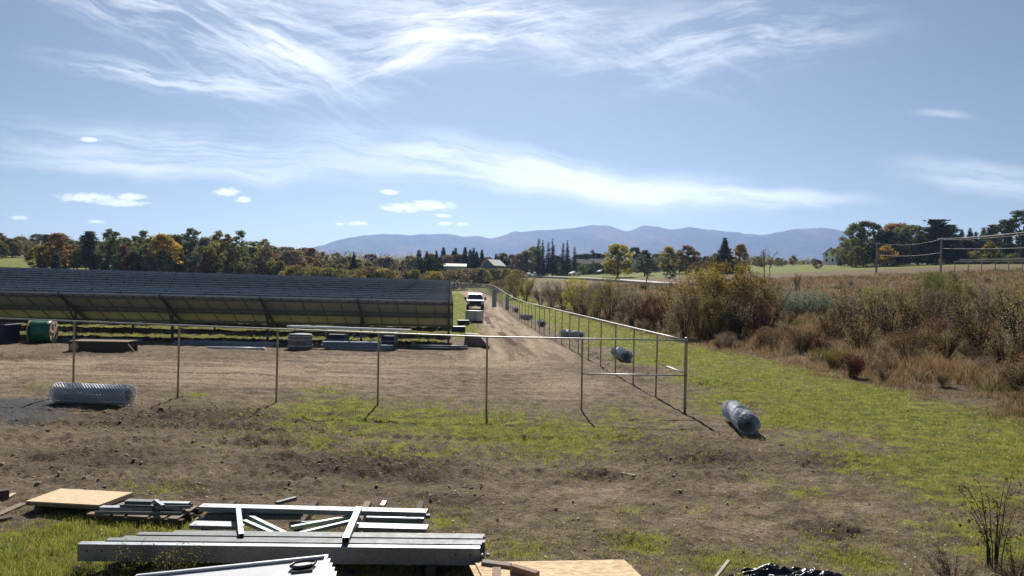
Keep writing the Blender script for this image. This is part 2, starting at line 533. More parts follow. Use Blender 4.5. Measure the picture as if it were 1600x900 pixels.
class MB:
    def __init__(s):
        s.v = []
        s.f = []

    def add(s, vs, fs):
        b = len(s.v)
        s.v += [tuple(v) for v in vs]
        s.f += [tuple(i + b for i in f) for f in fs]
        return s

    def box(s, c, size, rot=None, bev=0.0):
        hx, hy, hz = size[0] / 2, size[1] / 2, size[2] / 2
        if bev > 0:
            b = min(bev, hx * .9, hy * .9, hz * .9)
            vs, fs = [], []
            # a box with chamfered edges: 24 vertices
            idx = {}
            for sx in (-1, 1):
                for sy in (-1, 1):
                    for sz in (-1, 1):
                        for ax in range(3):
                            p = [sx * hx, sy * hy, sz * hz]
                            for a2 in range(3):
                                if a2 != ax:
                                    p[a2] -= (sx, sy, sz)[a2] * b
                            idx[(sx, sy, sz, ax)] = len(vs)
                            vs.append(p)
            for ax in range(3):
                o1, o2 = (ax + 1) % 3, (ax + 2) % 3
                for sg in (-1, 1):
                    q = []
                    for a_, b_ in ((-1, -1), (1, -1), (1, 1), (-1, 1)):
                        k = [0, 0, 0]; k[ax] = sg; k[o1] = a_; k[o2] = b_
                        q.append(idx[(k[0], k[1], k[2], ax)])
                    fs.append(q if sg > 0 else q[::-1])
                for a_ in (-1, 1):
                    for b_ in (-1, 1):
                        k1 = [0, 0, 0]; k1[ax] = -1; k1[o1] = a_; k1[o2] = b_
                        k2 = list(k1); k2[ax] = 1
                        q = [idx[(*k1, o1)], idx[(*k2, o1)], idx[(*k2, o2)], idx[(*k1, o2)]]
                        fs.append(q if a_ * b_ > 0 else q[::-1])
            for sx in (-1, 1):
                for sy in (-1, 1):
                    for sz in (-1, 1):
                        q = [idx[(sx, sy, sz, 0)], idx[(sx, sy, sz, 1)], idx[(sx, sy, sz, 2)]]
                        fs.append(q if sx * sy * sz > 0 else q[::-1])
        else:
            vs = [(x, y, z) for x in (-hx, hx) for y in (-hy, hy) for z in (-hz, hz)]
            fs = [(0, 1, 3, 2), (4, 6, 7, 5), (0, 4, 5, 1), (2, 3, 7, 6), (0, 2, 6, 4), (1, 5, 7, 3)]
        c = Vector(c)
        vs = [(c + (rot @ Vector(v) if rot is not None else Vector(v))) for v in vs]
        return s.add(vs, fs)

    def bar(s, p, q, w, h, up=(0, 0, 1), bev=0.0):
        p = Vector(p); q = Vector(q)
        d = q - p
        L = d.length
        x = d / L
        z = Vector(up) - x * x.dot(Vector(up))
        if z.length < 1e-4:
            z = Vector((0, 1, 0)) - x * x.y
        z.normalize()
        y = z.cross(x)
        R_ = Matrix((x, y, z)).transposed()
        return s.box((p + q) / 2, (L, w, h), R_, bev)

    def profile(s, p, q, prof, up=(0, 0, 1), closed=True, cap=True):
        """sweep a 2-D outline (list of (side, up)) from p to q"""
        p = Vector(p); q = Vector(q)
        x = (q - p).normalized()
        z = Vector(up) - x * x.dot(Vector(up)); z.normalize()
        y = z.cross(x)
        n = len(prof)
        vs = [p + y * a + z * b for a, b in prof] + [q + y * a + z * b for a, b in prof]
        fs = [(i, (i + 1) % n, n + (i + 1) % n, n + i) for i in range(n if closed else n - 1)]
        if cap and closed:
            fs += [tuple(range(n))[::-1], tuple(range(n, 2 * n))]
        return s.add(vs, fs)

    def tube(s, pts, rad, sides=6, cap=True):
        pts = [Vector(p) for p in pts]
        if not hasattr(rad, '__len__'):
            rad = [rad] * len(pts)
        n = len(pts)
        vs, fs = [], []
        prev = None
        for i, p in enumerate(pts):
            d = (pts[min(i + 1, n - 1)] - pts[max(i - 1, 0)])
            if d.length < 1e-9:
                d = Vector((0, 0, 1))
            d.normalize()
            a = prev - d * prev.dot(d) if prev is not None else d.orthogonal()
            if a.length < 1e-6:
                a = d.orthogonal()
            a.normalize()
            prev = a
            b = d.cross(a)
            for k in range(sides):
                t = 2 * math.pi * k / sides
                vs.append(p + (a * math.cos(t) + b * math.sin(t)) * rad[i])
        for i in range(n - 1):
            for k in range(sides):
                k2 = (k + 1) % sides
                fs.append((i * sides + k, i * sides + k2, (i + 1) * sides + k2, (i + 1) * sides + k))
        if cap:
            fs.append(tuple(range(sides))[::-1])
            fs.append(tuple(range((n - 1) * sides, n * sides)))
        return s.add(vs, fs)

    def lathe(s, prof, axis_p, axis_d, sides=24, cap=True):
        d = Vector(axis_d).normalized()
        a = d.orthogonal().normalized(); b = d.cross(a)
        vs, fs = [], []
        for (r, h) in prof:
            for k in range(sides):
                t = 2 * math.pi * k / sides
                vs.append(Vector(axis_p) + d * h + (a * math.cos(t) + b * math.sin(t)) * r)
        n = len(prof)
        for i in range(n - 1):
            for k in range(sides):
                k2 = (k + 1) % sides
                fs.append((i * sides + k, i * sides + k2, (i + 1) * sides + k2, (i + 1) * sides + k))
        if cap:
            fs.append(tuple(range(sides))[::-1])
            fs.append(tuple(range((n - 1) * sides, n * sides)))
        return s.add(vs, fs)

    def mesh(s, name, mat, smooth=False):
        me = bpy.data.meshes.new(name)
        me.from_pydata([tuple(v) for v in s.v], [], s.f)
        me.update()
        if mat:
            me.materials.append(mat)
        if smooth:
            for p in me.polygons:
                p.use_smooth = True
        return me

    def build(s, name, mat, parent=None, loc=None, smooth=False):
        o = link(name, s.mesh(name, mat, smooth), parent, loc)
        if parent is not None:
            KIDS.setdefault(parent.name, []).append(o)
        return o


def part(name, me, parent, loc=(0, 0, 0)):
    o = link(name, me, parent, loc)
    KIDS.setdefault(parent.name, []).append(o)
    return o


RND = random.Random(7)
RNG = np.random.default_rng(7)


# ------------------------------------------------------------------ the ground
def ground_material():
    m = bpy.data.materials.new('yard_soil_and_grass')
    m.use_nodes = True
    g = NT(m.node_tree)
    b = m.node_tree.nodes['Principled BSDF']
    b.inputs['Roughness'].default_value = 0.95
    b.inputs['Specular IOR Level'].default_value = 0.08
    geo = g.n('ShaderNodeNewGeometry')
    P = geo.outputs['Position']

    def attr(n):
        a = g.n('ShaderNodeAttribute', attribute_name=n)
        return a.outputs['Fac']
    big = g.noise(P, 0.35, 4.0)
    mid = g.noise(P, 2.2, 6.0, 0.62)
    fine = g.noise(P, 11.0, 6.0, 0.68)
    grit = g.noise(P, 38.0, 4.0, 0.7)
    soil = g.mix(g.smooth(mid, 0.32, 0.68), (0.123, 0.094, 0.065, 1), (0.293, 0.227, 0.155, 1))
    soil = g.mix(g.math('MULTIPLY', g.smooth(fine, 0.52, 0.72), 0.6), soil, (0.410, 0.331, 0.236, 1))
    soil = g.mix(g.math('MULTIPLY', g.smooth(fine, 0.48, 0.30), 0.55), soil, (0.049, 0.037, 0.026, 1))  # shade in the crevices painted into the soil colour
    pale = g.mix(g.smooth(fine, 0.30, 0.72), (0.225, 0.169, 0.115, 1), (0.472, 0.372, 0.261, 1))
    lf = g.smooth(g.math('ADD', attr('light'), g.math('MULTIPLY', g.math('SUBTRACT', mid, 0.5), 0.9)), 0.25, 0.75)
    col = g.mix(lf, soil, pale)
    st = attr('streak')
    col = g.mix(g.math('MULTIPLY', g.math('MULTIPLY', g.smooth(st, 0.54, 0.70), g.math('ADD', 0.12, attr('light'))), 0.55), col, (0.492, 0.394, 0.280, 1))
    col = g.mix(g.math('MULTIPLY', g.math('MULTIPLY', g.smooth(st, 0.47, 0.33), g.math('ADD', 0.22, attr('light'))), 0.5), col, (0.095, 0.069, 0.048, 1))
    damp_shade = g.mix(g.smooth(fine, 0.35, 0.72), (0.036, 0.025, 0.019, 1), (0.143, 0.102, 0.074, 1))  # damp soil, also the painted shade under the panels
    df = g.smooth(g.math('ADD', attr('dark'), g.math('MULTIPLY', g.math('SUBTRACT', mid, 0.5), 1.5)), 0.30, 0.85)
    col = g.mix(g.math('MULTIPLY', df, 0.85), col, damp_shade)
    gv = g.mix(g.smooth(grit, 0.35, 0.65), (0.045, 0.045, 0.048, 1), (0.165, 0.165, 0.175, 1))
    gf = g.smooth(g.math('ADD', attr('gravel'), g.math('MULTIPLY', g.math('SUBTRACT', mid, 0.5), 0.7)), 0.4, 0.7)
    col = g.mix(gf, col, gv)
    # short turf: green, yellow-green and dead straw
    gr = g.mix(g.smooth(mid, 0.32, 0.68), (0.085, 0.120, 0.018, 1), (0.290, 0.300, 0.045, 1))
    gr = g.mix(g.math('MULTIPLY', g.smooth(fine, 0.55, 0.75), 0.5), gr, (0.384, 0.336, 0.120, 1))
    gr = g.mix(g.math('MULTIPLY', g.smooth(fine, 0.45, 0.28), 0.7), gr, (0.026, 0.034, 0.012, 1))
    amt = g.math('ADD', attr('grass'), g.math('ADD', g.math('MULTIPLY', g.math('SUBTRACT', mid, 0.5), 1.8), g.math('MULTIPLY', g.math('SUBTRACT', fine, 0.5), 1.3)))
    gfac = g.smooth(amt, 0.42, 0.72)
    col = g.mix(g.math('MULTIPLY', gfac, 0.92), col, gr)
    # dead growth under the scrub, and open rough pasture farther up
    sc = g.mix(g.smooth(mid, 0.3, 0.7), (0.085, 0.064, 0.042, 1), (0.225, 0.168, 0.100, 1))
    sc = g.mix(g.math('MULTIPLY', g.smooth(big, 0.45, 0.65), 0.55), sc, (0.150, 0.110, 0.082, 1))
    sc = g.mix(g.math('MULTIPLY', g.smooth(g.noise(P, 0.9, 4.0), 0.5, 0.68), 0.6), sc, (0.115, 0.110, 0.035, 1))
    sc = g.mix(g.math('MULTIPLY', g.smooth(fine, 0.46, 0.3), 0.7), sc, (0.026, 0.020, 0.014, 1))
    col = g.mix(g.math('MULTIPLY', attr('scrub'), 0.93), col, sc)
    fg = g.mix(g.smooth(big, 0.3, 0.7), (0.125, 0.150, 0.040, 1), (0.185, 0.195, 0.062, 1))
    col = g.mix(attr('meadow'), col, fg)
    g.link(col, b.inputs['Base Color'])
    bp = g.n('ShaderNodeBump')
    bp.inputs['Strength'].default_value = 1.0
    bp.inputs['Distance'].default_value = 0.16
    g.link(g.math('ADD', fine, g.math('MULTIPLY', grit, 0.45)), bp.inputs['Height'])
    g.link(bp.outputs[0], b.inputs['Normal'])
    return m


def build_ground():
    rows = list(np.linspace(-60, 5.0, 14)) + list(5.0 * 1.0062 ** np.arange(1, 400))
    y = rows[-1]
    while y < 8300:
        y *= 1.022
        rows.append(y)
    Y = np.array(rows)
    nu = 760
    U = np.linspace(-1, 1, nu)
    U = np.sign(U) * (0.80 * np.abs(U) + 0.35 * np.abs(U) ** 6)
    S = np.maximum(np.abs(Y), 8.0)
    X = S[:, None] * U[None, :]
    YY = np.repeat(Y[:, None], nu, 1)
    x = X.ravel(); yy = YY.ravel()
    c = cover(x, yy)
    z = ground_z(x, yy) + relief(x, yy, c) * sstep(5.5, 8, yy)
    nr = len(Y)
    i = np.arange(nr - 1)[:, None] * nu + np.arange(nu - 1)[None, :]
    i = i.ravel()
    Fq = np.stack([i, i + 1, i + nu + 1, i + nu], 1)
    me = mesh_np('ground', np.stack([x, yy, z], 1), Fq, ground_material(), smooth=True)
    # open meadow: the mown field on the rise to the right, and what lies beyond the array
    u = x - x_scrub(yy)
    md = sstep(215, 235, yy + (fbm(x * .03, yy * .03, 91, 3) - .5) * 30) * sstep(16, 34, u) * sstep(250, 205, np.abs(x - 40)) * 1.0
    md = np.maximum(md, sstep(200, 230, yy) * sstep(20, -10, u) * 0.75)
    c['scrub'] = c['scrub'] * (1 - md)
    c['meadow'] = md
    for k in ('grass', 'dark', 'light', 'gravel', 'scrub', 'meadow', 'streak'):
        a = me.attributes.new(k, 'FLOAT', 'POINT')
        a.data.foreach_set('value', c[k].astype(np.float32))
    o = link('ground', me)
    tag(o, 'torn up soil yard with grassy patches, rising to fields', 'ground', kind='structure')
    return o


build_ground()


# ------------------------------------------------------------------ far mountains
def build_mountains():
    prof = [(-400, 430), (200, 420), (440, 402), (480, 390), (520, 376), (560, 368), (600, 363), (640, 366), (690, 362), (730, 367), (775, 371), (800, 361), (850, 358), (890, 356), (925, 350), (950, 351),
            (980, 360), (1005, 351), (1030, 352), (1050, 357), (1075, 353), (1100, 357), (1150, 361), (1190, 365), (1240, 357), (1280, 352), (1310, 356), (1340, 366), (1400, 380), (1500, 392), (1700, 396), (2000, 400)]
    D = 7000.0
    P = [on_ray(px, py, D) for px, py in prof]
    xs = np.array([p.x for p in P]); zs = np.array([p.z for p in P])
    nx, ny = 420, 90
    X = np.linspace(-7000, 7200, nx)
    T = np.linspace(0, 1, ny)
    top = np.interp(X, xs, zs)
    k = np.exp(-0.5 * (np.arange(-4, 5) / 0.8) ** 2); k /= k.sum()
    top = np.convolve(np.pad(top, 4, mode='edge'), k, 'valid')
    Yr = 4300 + T * 4000
    XX, YY = np.meshgrid(X, Yr)
    ridge = D + 260 * (fbm(XX / 1400, XX * 0 + 3, 5, 3) - 0.5)
    t = np.where(YY < ridge, (YY - 4300) / (ridge - 4300), 1 - (YY - ridge) / 1500)
    spur = np.clip(np.abs(fbm(XX / 700 + YY / 2500, YY / 2200, 8, 5) - 0.5) * 3.2, 0, 1)
    base = np.clip(t, 0, 1) ** 1.25
    H = top[None, :] * base * (1 - 0.75 * spur * (1 - np.clip(t, 0, 1) ** 4)) - 6
    H = H + 26 * (fbm(XX / 110, YY / 110, 12, 3) - 0.5) * np.clip(t, 0, 1)
    i = (np.arange(ny - 1)[:, None] * nx + np.arange(nx - 1)[None, :]).ravel()
    Fq = np.stack([i, i + 1, i + nx + 1, i + nx], 1)
    m = bpy.data.materials.new('forested_slopes')
    m.use_nodes = True
    g = NT(m.node_tree)
    b = m.node_tree.nodes['Principled BSDF']
    geo = g.n('ShaderNodeNewGeometry')
    n1 = g.noise(geo.outputs['Position'], 0.0016, 6.0, 0.6)
    n2 = g.noise(geo.outputs['Position'], 0.02, 4.0, 0.6)
    col = g.mix(g.smooth(n1, 0.35, 0.65), (0.022, 0.034, 0.018, 1), (0.165, 0.075, 0.040, 1))
    col = g.mix(g.smooth(n2, 0.35, 0.7), col, (0.060, 0.052, 0.028, 1))
    g.link(col, b.inputs['Base Color'])
    b.inputs['Roughness'].default_value = 1.0
    b.inputs['Specular IOR Level'].default_value = 0.0
    me = mesh_np('mountains', np.stack([XX.ravel(), YY.ravel(), H.ravel()], 1), Fq, m, smooth=True)
    o = link('mountains', me)
    tag(o, 'long blue forested mountain ridge on the horizon', 'mountains', kind='structure')


build_mountains()


def build_haze():
    mb = MB()
    mb.box((0, 4200, 319), (15600, 8900, 644), None)
    m = bpy.data.materials.new('blue_autumn_haze')
    m.use_nodes = True
    m.node_tree.nodes.clear()
    g = NT(m.node_tree)
    out = g.n('ShaderNodeOutputMaterial')
    vol = g.n('ShaderNodeVolumePrincipled')
    vol.inputs['Color'].default_value = (0.37, 0.56, 0.95, 1)
    vol.inputs['Density'].default_value = HAZE_DENSITY
    vol.inputs['Anisotropy'].default_value = 0.5
    g.link(vol.outputs[0], out.inputs['Volume'])
    o = mb.build('haze', m)
    tag(o, 'thin blue haze over the valley', 'haze', kind='stuff')


build_haze()

# ------------------------------------------------------------------ shared materials
M_GALV = principled('galvanised_steel', (0.31, 0.335, 0.36), 0.58, 0.6, 0.3, 7.0, spec=0.5)
M_GALV_DULL = principled('weathered_galvanised', (0.135, 0.155, 0.155), 0.7, 0.25, 0.25, 9.0)


def galv(name, c, rough, metal, mud):
    m = bpy.data.materials.new(name)
    m.use_nodes = True
    g = NT(m.node_tree)
    b = m.node_tree.nodes['Principled BSDF']
    geo = g.n('ShaderNodeNewGeometry')
    P = geo.outputs['Position']
    vo = g.n('ShaderNodeTexVoronoi')
    vo.inputs['Scale'].default_value = 46
    g.link(P, vo.inputs['Vector'])
    sp = g.n('ShaderNodeSeparateXYZ')
    g.link(vo.outputs['Color'], sp.inputs[0])
    col = g.mix(sp.outputs[0], rgba([k * .80 for k in c]), rgba([k * 1.12 for k in c]))
    col = g.mix(g.math('MULTIPLY', g.smooth(g.noise(P, 1.7, 4.0), .42, .70), .40), col, rgba([k * .55 for k in c]))
    n2 = g.noise(P, 5.5, 6.0, .7)
    md = g.math('MULTIPLY', g.smooth(n2, .56, .72), mud)
    col = g.mix(md, col, (.17, .13, .09, 1))
    g.link(col, b.inputs['Base Color'])
    g.link(g.math('MULTIPLY', g.math('SUBTRACT', 1.0, md), metal), b.inputs['Metallic'])
    g.link(g.math('ADD', rough, g.math('MULTIPLY', g.math('SUBTRACT', n2, .5), .35)), b.inputs['Roughness'])
    return m


M_GALV = galv('galvanised_steel_dusty', (0.24, 0.265, 0.29), 0.55, 0.80, .45)
M_GALV_DULL = galv('weathered_galvanised_dusty', (0.125, 0.142, 0.145), 0.68, 0.3, .6)
M_POST = principled('fence_pipe', (0.40, 0.40, 0.39), 0.5, 0.6, 0.15, 7.0)
M_WIRE = principled('zinc_wire', (0.48, 0.53, 0.58), 0.6, 0.3, 0.15, 20.0, spec=0.5)
M_WIRE_IN = principled('shaded_zinc_wire', (0.36, 0.40, 0.44), 0.6, 0.3, 0.15, 20.0)  # shade inside the roll put into a darker wire colour
M_ALU = principled('anodised_aluminium', (0.62, 0.63, 0.65), 0.4, 0.6, 0.08, 4.0)
M_BACK = principled('pv_back_sheet', (0.44, 0.45, 0.48), 0.6, 0.0, 0.06, 3.0)
M_SHEET = principled('white_back_sheet', (0.74, 0.75, 0.78), 0.55, 0.0, 0.04, 2.0)
M_UNDER = principled('panel_underside', (0.56, 0.55, 0.54), 0.6, 0.0, 0.12, 1.4)
M_UNDER_FAR = principled('bluish_panel_underside', (0.60, 0.62, 0.78), 0.5, 0.0, 0.15, 0.7)  # bluer tone for the rows behind the front one
M_TOPRAIL = principled('grey_mauve_top_rail', (0.50, 0.50, 0.56), 0.55, 0.2, 0.15, 2.0)
M_GLASS = principled('dark_cell_glass', (0.012, 0.016, 0.035), 0.12, 0.0, 0.3, 1.0, spec=0.5)
M_RACK = principled('racking_steel', (0.20, 0.21, 0.23), 0.55, 0.5, 0.2, 6.0)
M_TIMBER = principled('weathered_timber', (0.20, 0.155, 0.11), 0.85, 0.0, 0.3, 5.0, 0.4, 30, stretch=(1, 9, 9))
M_TIMBER_DARK = principled('old_dark_timber', (0.085, 0.065, 0.05), 0.9, 0.0, 0.3, 5.0, 0.4, 30, stretch=(1, 9, 9))
M_PLY = principled('plywood_face', (0.46, 0.34, 0.20), 0.8, 0.0, 0.16, 7.0, stretch=(1, 5, 5), hue2=(0.52, 0.40, 0.25))
M_PINE = principled('fresh_pine', (0.50, 0.38, 0.24), 0.8, 0.0, 0.16, 6.0, stretch=(1, 8, 8))
M_BLACK = principled('black_plastic', (0.012, 0.012, 0.014), 0.3, 0.0, 0.2, 6.0, spec=0.5)
M_RUBBER = principled('tyre_rubber', (0.02, 0.02, 0.02), 0.8, 0.0, 0.2, 6.0)


def osb_material():
    m = bpy.data.materials.new('strand_board')
    m.use_nodes = True
    g = NT(m.node_tree)
    b = m.node_tree.nodes['Principled BSDF']
    tc = g.n('ShaderNodeTexCoord')
    mp = g.n('ShaderNodeMapping')
    mp.inputs['Scale'].default_value = (14, 36, 10)
    g.link(tc.outputs['Object'], mp.inputs[0])
    vo = g.n('ShaderNodeTexVoronoi')
    vo.inputs['Scale'].default_value = 1.0
    g.link(mp.outputs[0], vo.inputs['Vector'])
    bw = g.n('ShaderNodeSeparateXYZ')
    g.link(vo.outputs['Color'], bw.inputs[0])
    n = g.noise(tc.outputs['Object'], 5, 4)
    c = g.mix(bw.outputs[0], (0.36, 0.25, 0.13, 1), (0.62, 0.47, 0.29, 1))
    c = g.mix(g.math('MULTIPLY', g.smooth(n, .4, .75), .35), c, (0.30, 0.20, 0.11, 1))
    g.link(c, b.inputs['Base Color'])
    b.inputs['Roughness'].default_value = .8
    b.inputs['Specular IOR Level'].default_value = .2
    return m


M_OSB = osb_material()

# ------------------------------------------------------------------ solar array
TH = math.atan(0.0753)
BAY, MODW = 5.6, 1.12
HI, LO_, RUN = 2.62, 0.90, 3.5
SLOPE = Vector((0, RUN, LO_ - HI)).normalized()
NRM = Vector((0, HI - LO_, RUN)).normalized()      # glass side, up and away


def module_mesh():
    """one framed panel lying in its own plane: x across, y down the slope, z glass side"""
    me = bpy.data.meshes.new('solar_module')
    w, h, t = MODW - 0.02, 1.93, 0.035
    mb = MB()
    mb.box((0, h / 2, t - 0.006), (w - 0.05, h - 0.05, 0.008))          # laminate
    n1 = len(mb.f)
    for sx in (-1, 1):
        mb.box((sx * (w / 2 - 0.0125), h / 2, t / 2), (0.025, h, t))
    for yy in (0.0125, h - 0.0125):
        mb.box((0, yy, t / 2), (w - 0.05, 0.025, t))
    n2 = len(mb.f)
    mb.box((0, 0.28, t - 0.022), (0.12, 0.09, 0.022))                    # junction box on the back
    me.from_pydata([tuple(v) for v in mb.v], [], mb.f)
    for m in (M_UNDER, M_RACK, M_BLACK, M_GLASS):
        me.materials.append(m)
    for i, p in enumerate(me.polygons):
        p.material_index = 0 if i < n1 else (1 if i < n2 else 2)
        if i < n1 and p.normal.z > 0.5:
            p.material_index = 3
    me.update()
    return me


def slope_pt(lx, s, z0, off=0.0):
    """point s metres down the slope from the top edge, off metres to the glass side"""
    p = Vector((lx, 0, HI + z0)) + SLOPE * s + NRM * off
    return p


MODULE = module_mesh()
L_SLOPE = 3.9
ORD = ['front', 'second', 'third', 'fourth', 'fifth', 'sixth', 'seventh', 'eighth', 'ninth', 'tenth', 'eleventh', 'twelfth', 'thirteenth']


def rack_meshes():
    post = MB().box((0, 0, 0.85), (0.12, 0.15, 1.75)).mesh('post', M_GALV_DULL)
    raft = MB().bar(slope_pt(0, -0.34, 0, -0.15), slope_pt(0, 3.75, 0, -0.15), 0.09, 0.15, up=NRM).mesh('rafter', M_GALV_DULL)
    mid = slope_pt(0, 1.95, 0, -0.2)
    br = MB()
    br.bar((0, mid.y, 0.75), slope_pt(0, 0.55, 0, -0.22), 0.07, 0.07, up=(1, 0, 0))
    br.bar((0, mid.y, 0.95), slope_pt(0, 3.2, 0, -0.22), 0.07, 0.07, up=(1, 0, 0))
    return post, raft, br.mesh('brace', M_GALV_DULL), mid.y


POST_ME, RAFT_ME, BRACE_ME, POST_Y = rack_meshes()


def build_rows():
    D0, pitch = 44.0, 8.0
    for k in range(13):
        D = D0 + pitch * k
        xe = -3.55 - 0.084 * (D - 45)
        base = Vector((xe, D, gz(xe, D)))
        L = 0.70 * D + 9 + xe
        nb = int(L / BAY) + 1
        if k == 0:
            lab = 'front row of solar panels, dark undersides and steel posts facing the dirt yard'
        elif k == 12:
            lab = 'hindmost row of dark solar panels, right before the tree line'
        else:
            lab = '%s row of dark tilted solar panels counted back from the yard' % ORD[k]
        root = empty('solar_panel_row', base, TH, lab, 'solar panels', 'rows of tilted solar panels')
        ca, sa = math.cos(TH), math.sin(TH)

        def z0(lx, ly=1.7):
            return gz(base.x + ca * lx - sa * ly, base.y + sa * lx + ca * ly) - base.z
        rad = MB()
        for b in range(nb):
            xa, xb = -b * BAY, -(b + 1) * BAY
            za, zb = z0(xa), z0(xb)
            for s in (0.30, 1.72, 2.2, 3.6):
                rad.bar(slope_pt(xa, s, za, -0.06), slope_pt(xb, s, zb, -0.06), 0.06, 0.11, up=NRM)
        rad.build('purlin_frame', M_RACK, root)
        cap_ = MB()
        for b in range(nb):
            xa, xb = -b * BAY, -(b + 1) * BAY
            cap_.bar(slope_pt(xa, -0.03, z0(xa), 0.02), slope_pt(xb, -0.03, z0(xb), 0.02), 0.05, 0.10, up=NRM)
        cap_.build('top_rail', M_TOPRAIL, root)
        sheet = MB()
        for b in range(nb):
            xm = -(b + .5) * BAY
            for j in range(5):
                lx = -(b * BAY + (j + 0.5) * MODW)
                zz = z0(-b * BAY) + (z0(-(b + 1) * BAY) - z0(-b * BAY)) * (j + .5) / 5
                tilt = math.atan2(z0(-(b + 1) * BAY) - z0(-b * BAY), -BAY)
                for s in (0.0, 1.96):
                    if k == 0 and b < 9:
                        o = part('solar_module', MODULE, root, slope_pt(lx, s, zz, 0))
                        xx = Vector((1, 0, (z0(-b * BAY) - z0(-(b + 1) * BAY)) / BAY)).normalized()
                        yy = (SLOPE - xx * SLOPE.dot(xx)).normalized()
                        o.rotation_euler = Matrix((xx, yy, xx.cross(yy))).transposed().to_euler()
                    else:
                        p = slope_pt(lx, s + 0.965, zz, 0.018)
                        xx = Vector((1, 0, (z0(-b * BAY) - z0(-(b + 1) * BAY)) / BAY)).normalized()
                        yy = (SLOPE - xx * SLOPE.dot(xx)).normalized()
                        sheet.box(p, (MODW - 0.03, 1.925, 0.036), Matrix((xx, yy, xx.cross(yy))).transposed())
        if sheet.v:
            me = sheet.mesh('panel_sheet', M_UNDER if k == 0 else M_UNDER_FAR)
            me.materials.append(M_GLASS)
            for p in me.polygons:
                if p.normal.z > 0.5:
                    p.material_index = 1
            part('panel_sheet', me, root)
        for b in range(nb + 1):
            lx = -b * BAY - (0.28 if b == 0 else 0)
            zz = z0(lx)
            if k > 0 or b < 26:
                part('rafter', RAFT_ME, root, (lx, 0, zz))
            if k < 4 and b < 20:
                part('post', POST_ME, root, (lx, POST_Y, z0(lx, POST_Y)))
                part('brace', BRACE_ME, root, (lx + 0.06, 0, zz))


build_rows()

# ------------------------------------------------------------------ fences
FH = 2.12


def fence_post_mesh(r, h, cap=0.012):
    mb = MB()
    mb.lathe([(r, -0.3), (r, h), (r + cap * .6, h + 0.005), (r + cap * .6, h + 0.03), (r * .7, h + 0.055), (0.004, h + 0.065)], (0, 0, 0), (0, 0, 1), 12)
    return mb.mesh('post', M_POST, True)


LINE_POST = fence_post_mesh(0.030, FH - 0.045)
CORNER_POST = fence_post_mesh(0.044, FH + 0.03)
C0 = at(1070, 646)
corner = Vector((C0.x, C0.y, gz(C0.x, C0.y)))


def rail(root, pts, name='top_rail', r=0.022):
    mb = MB()
    mb.tube(pts, r, 8)
    return mb.build(name, M_POST, root, smooth=True)


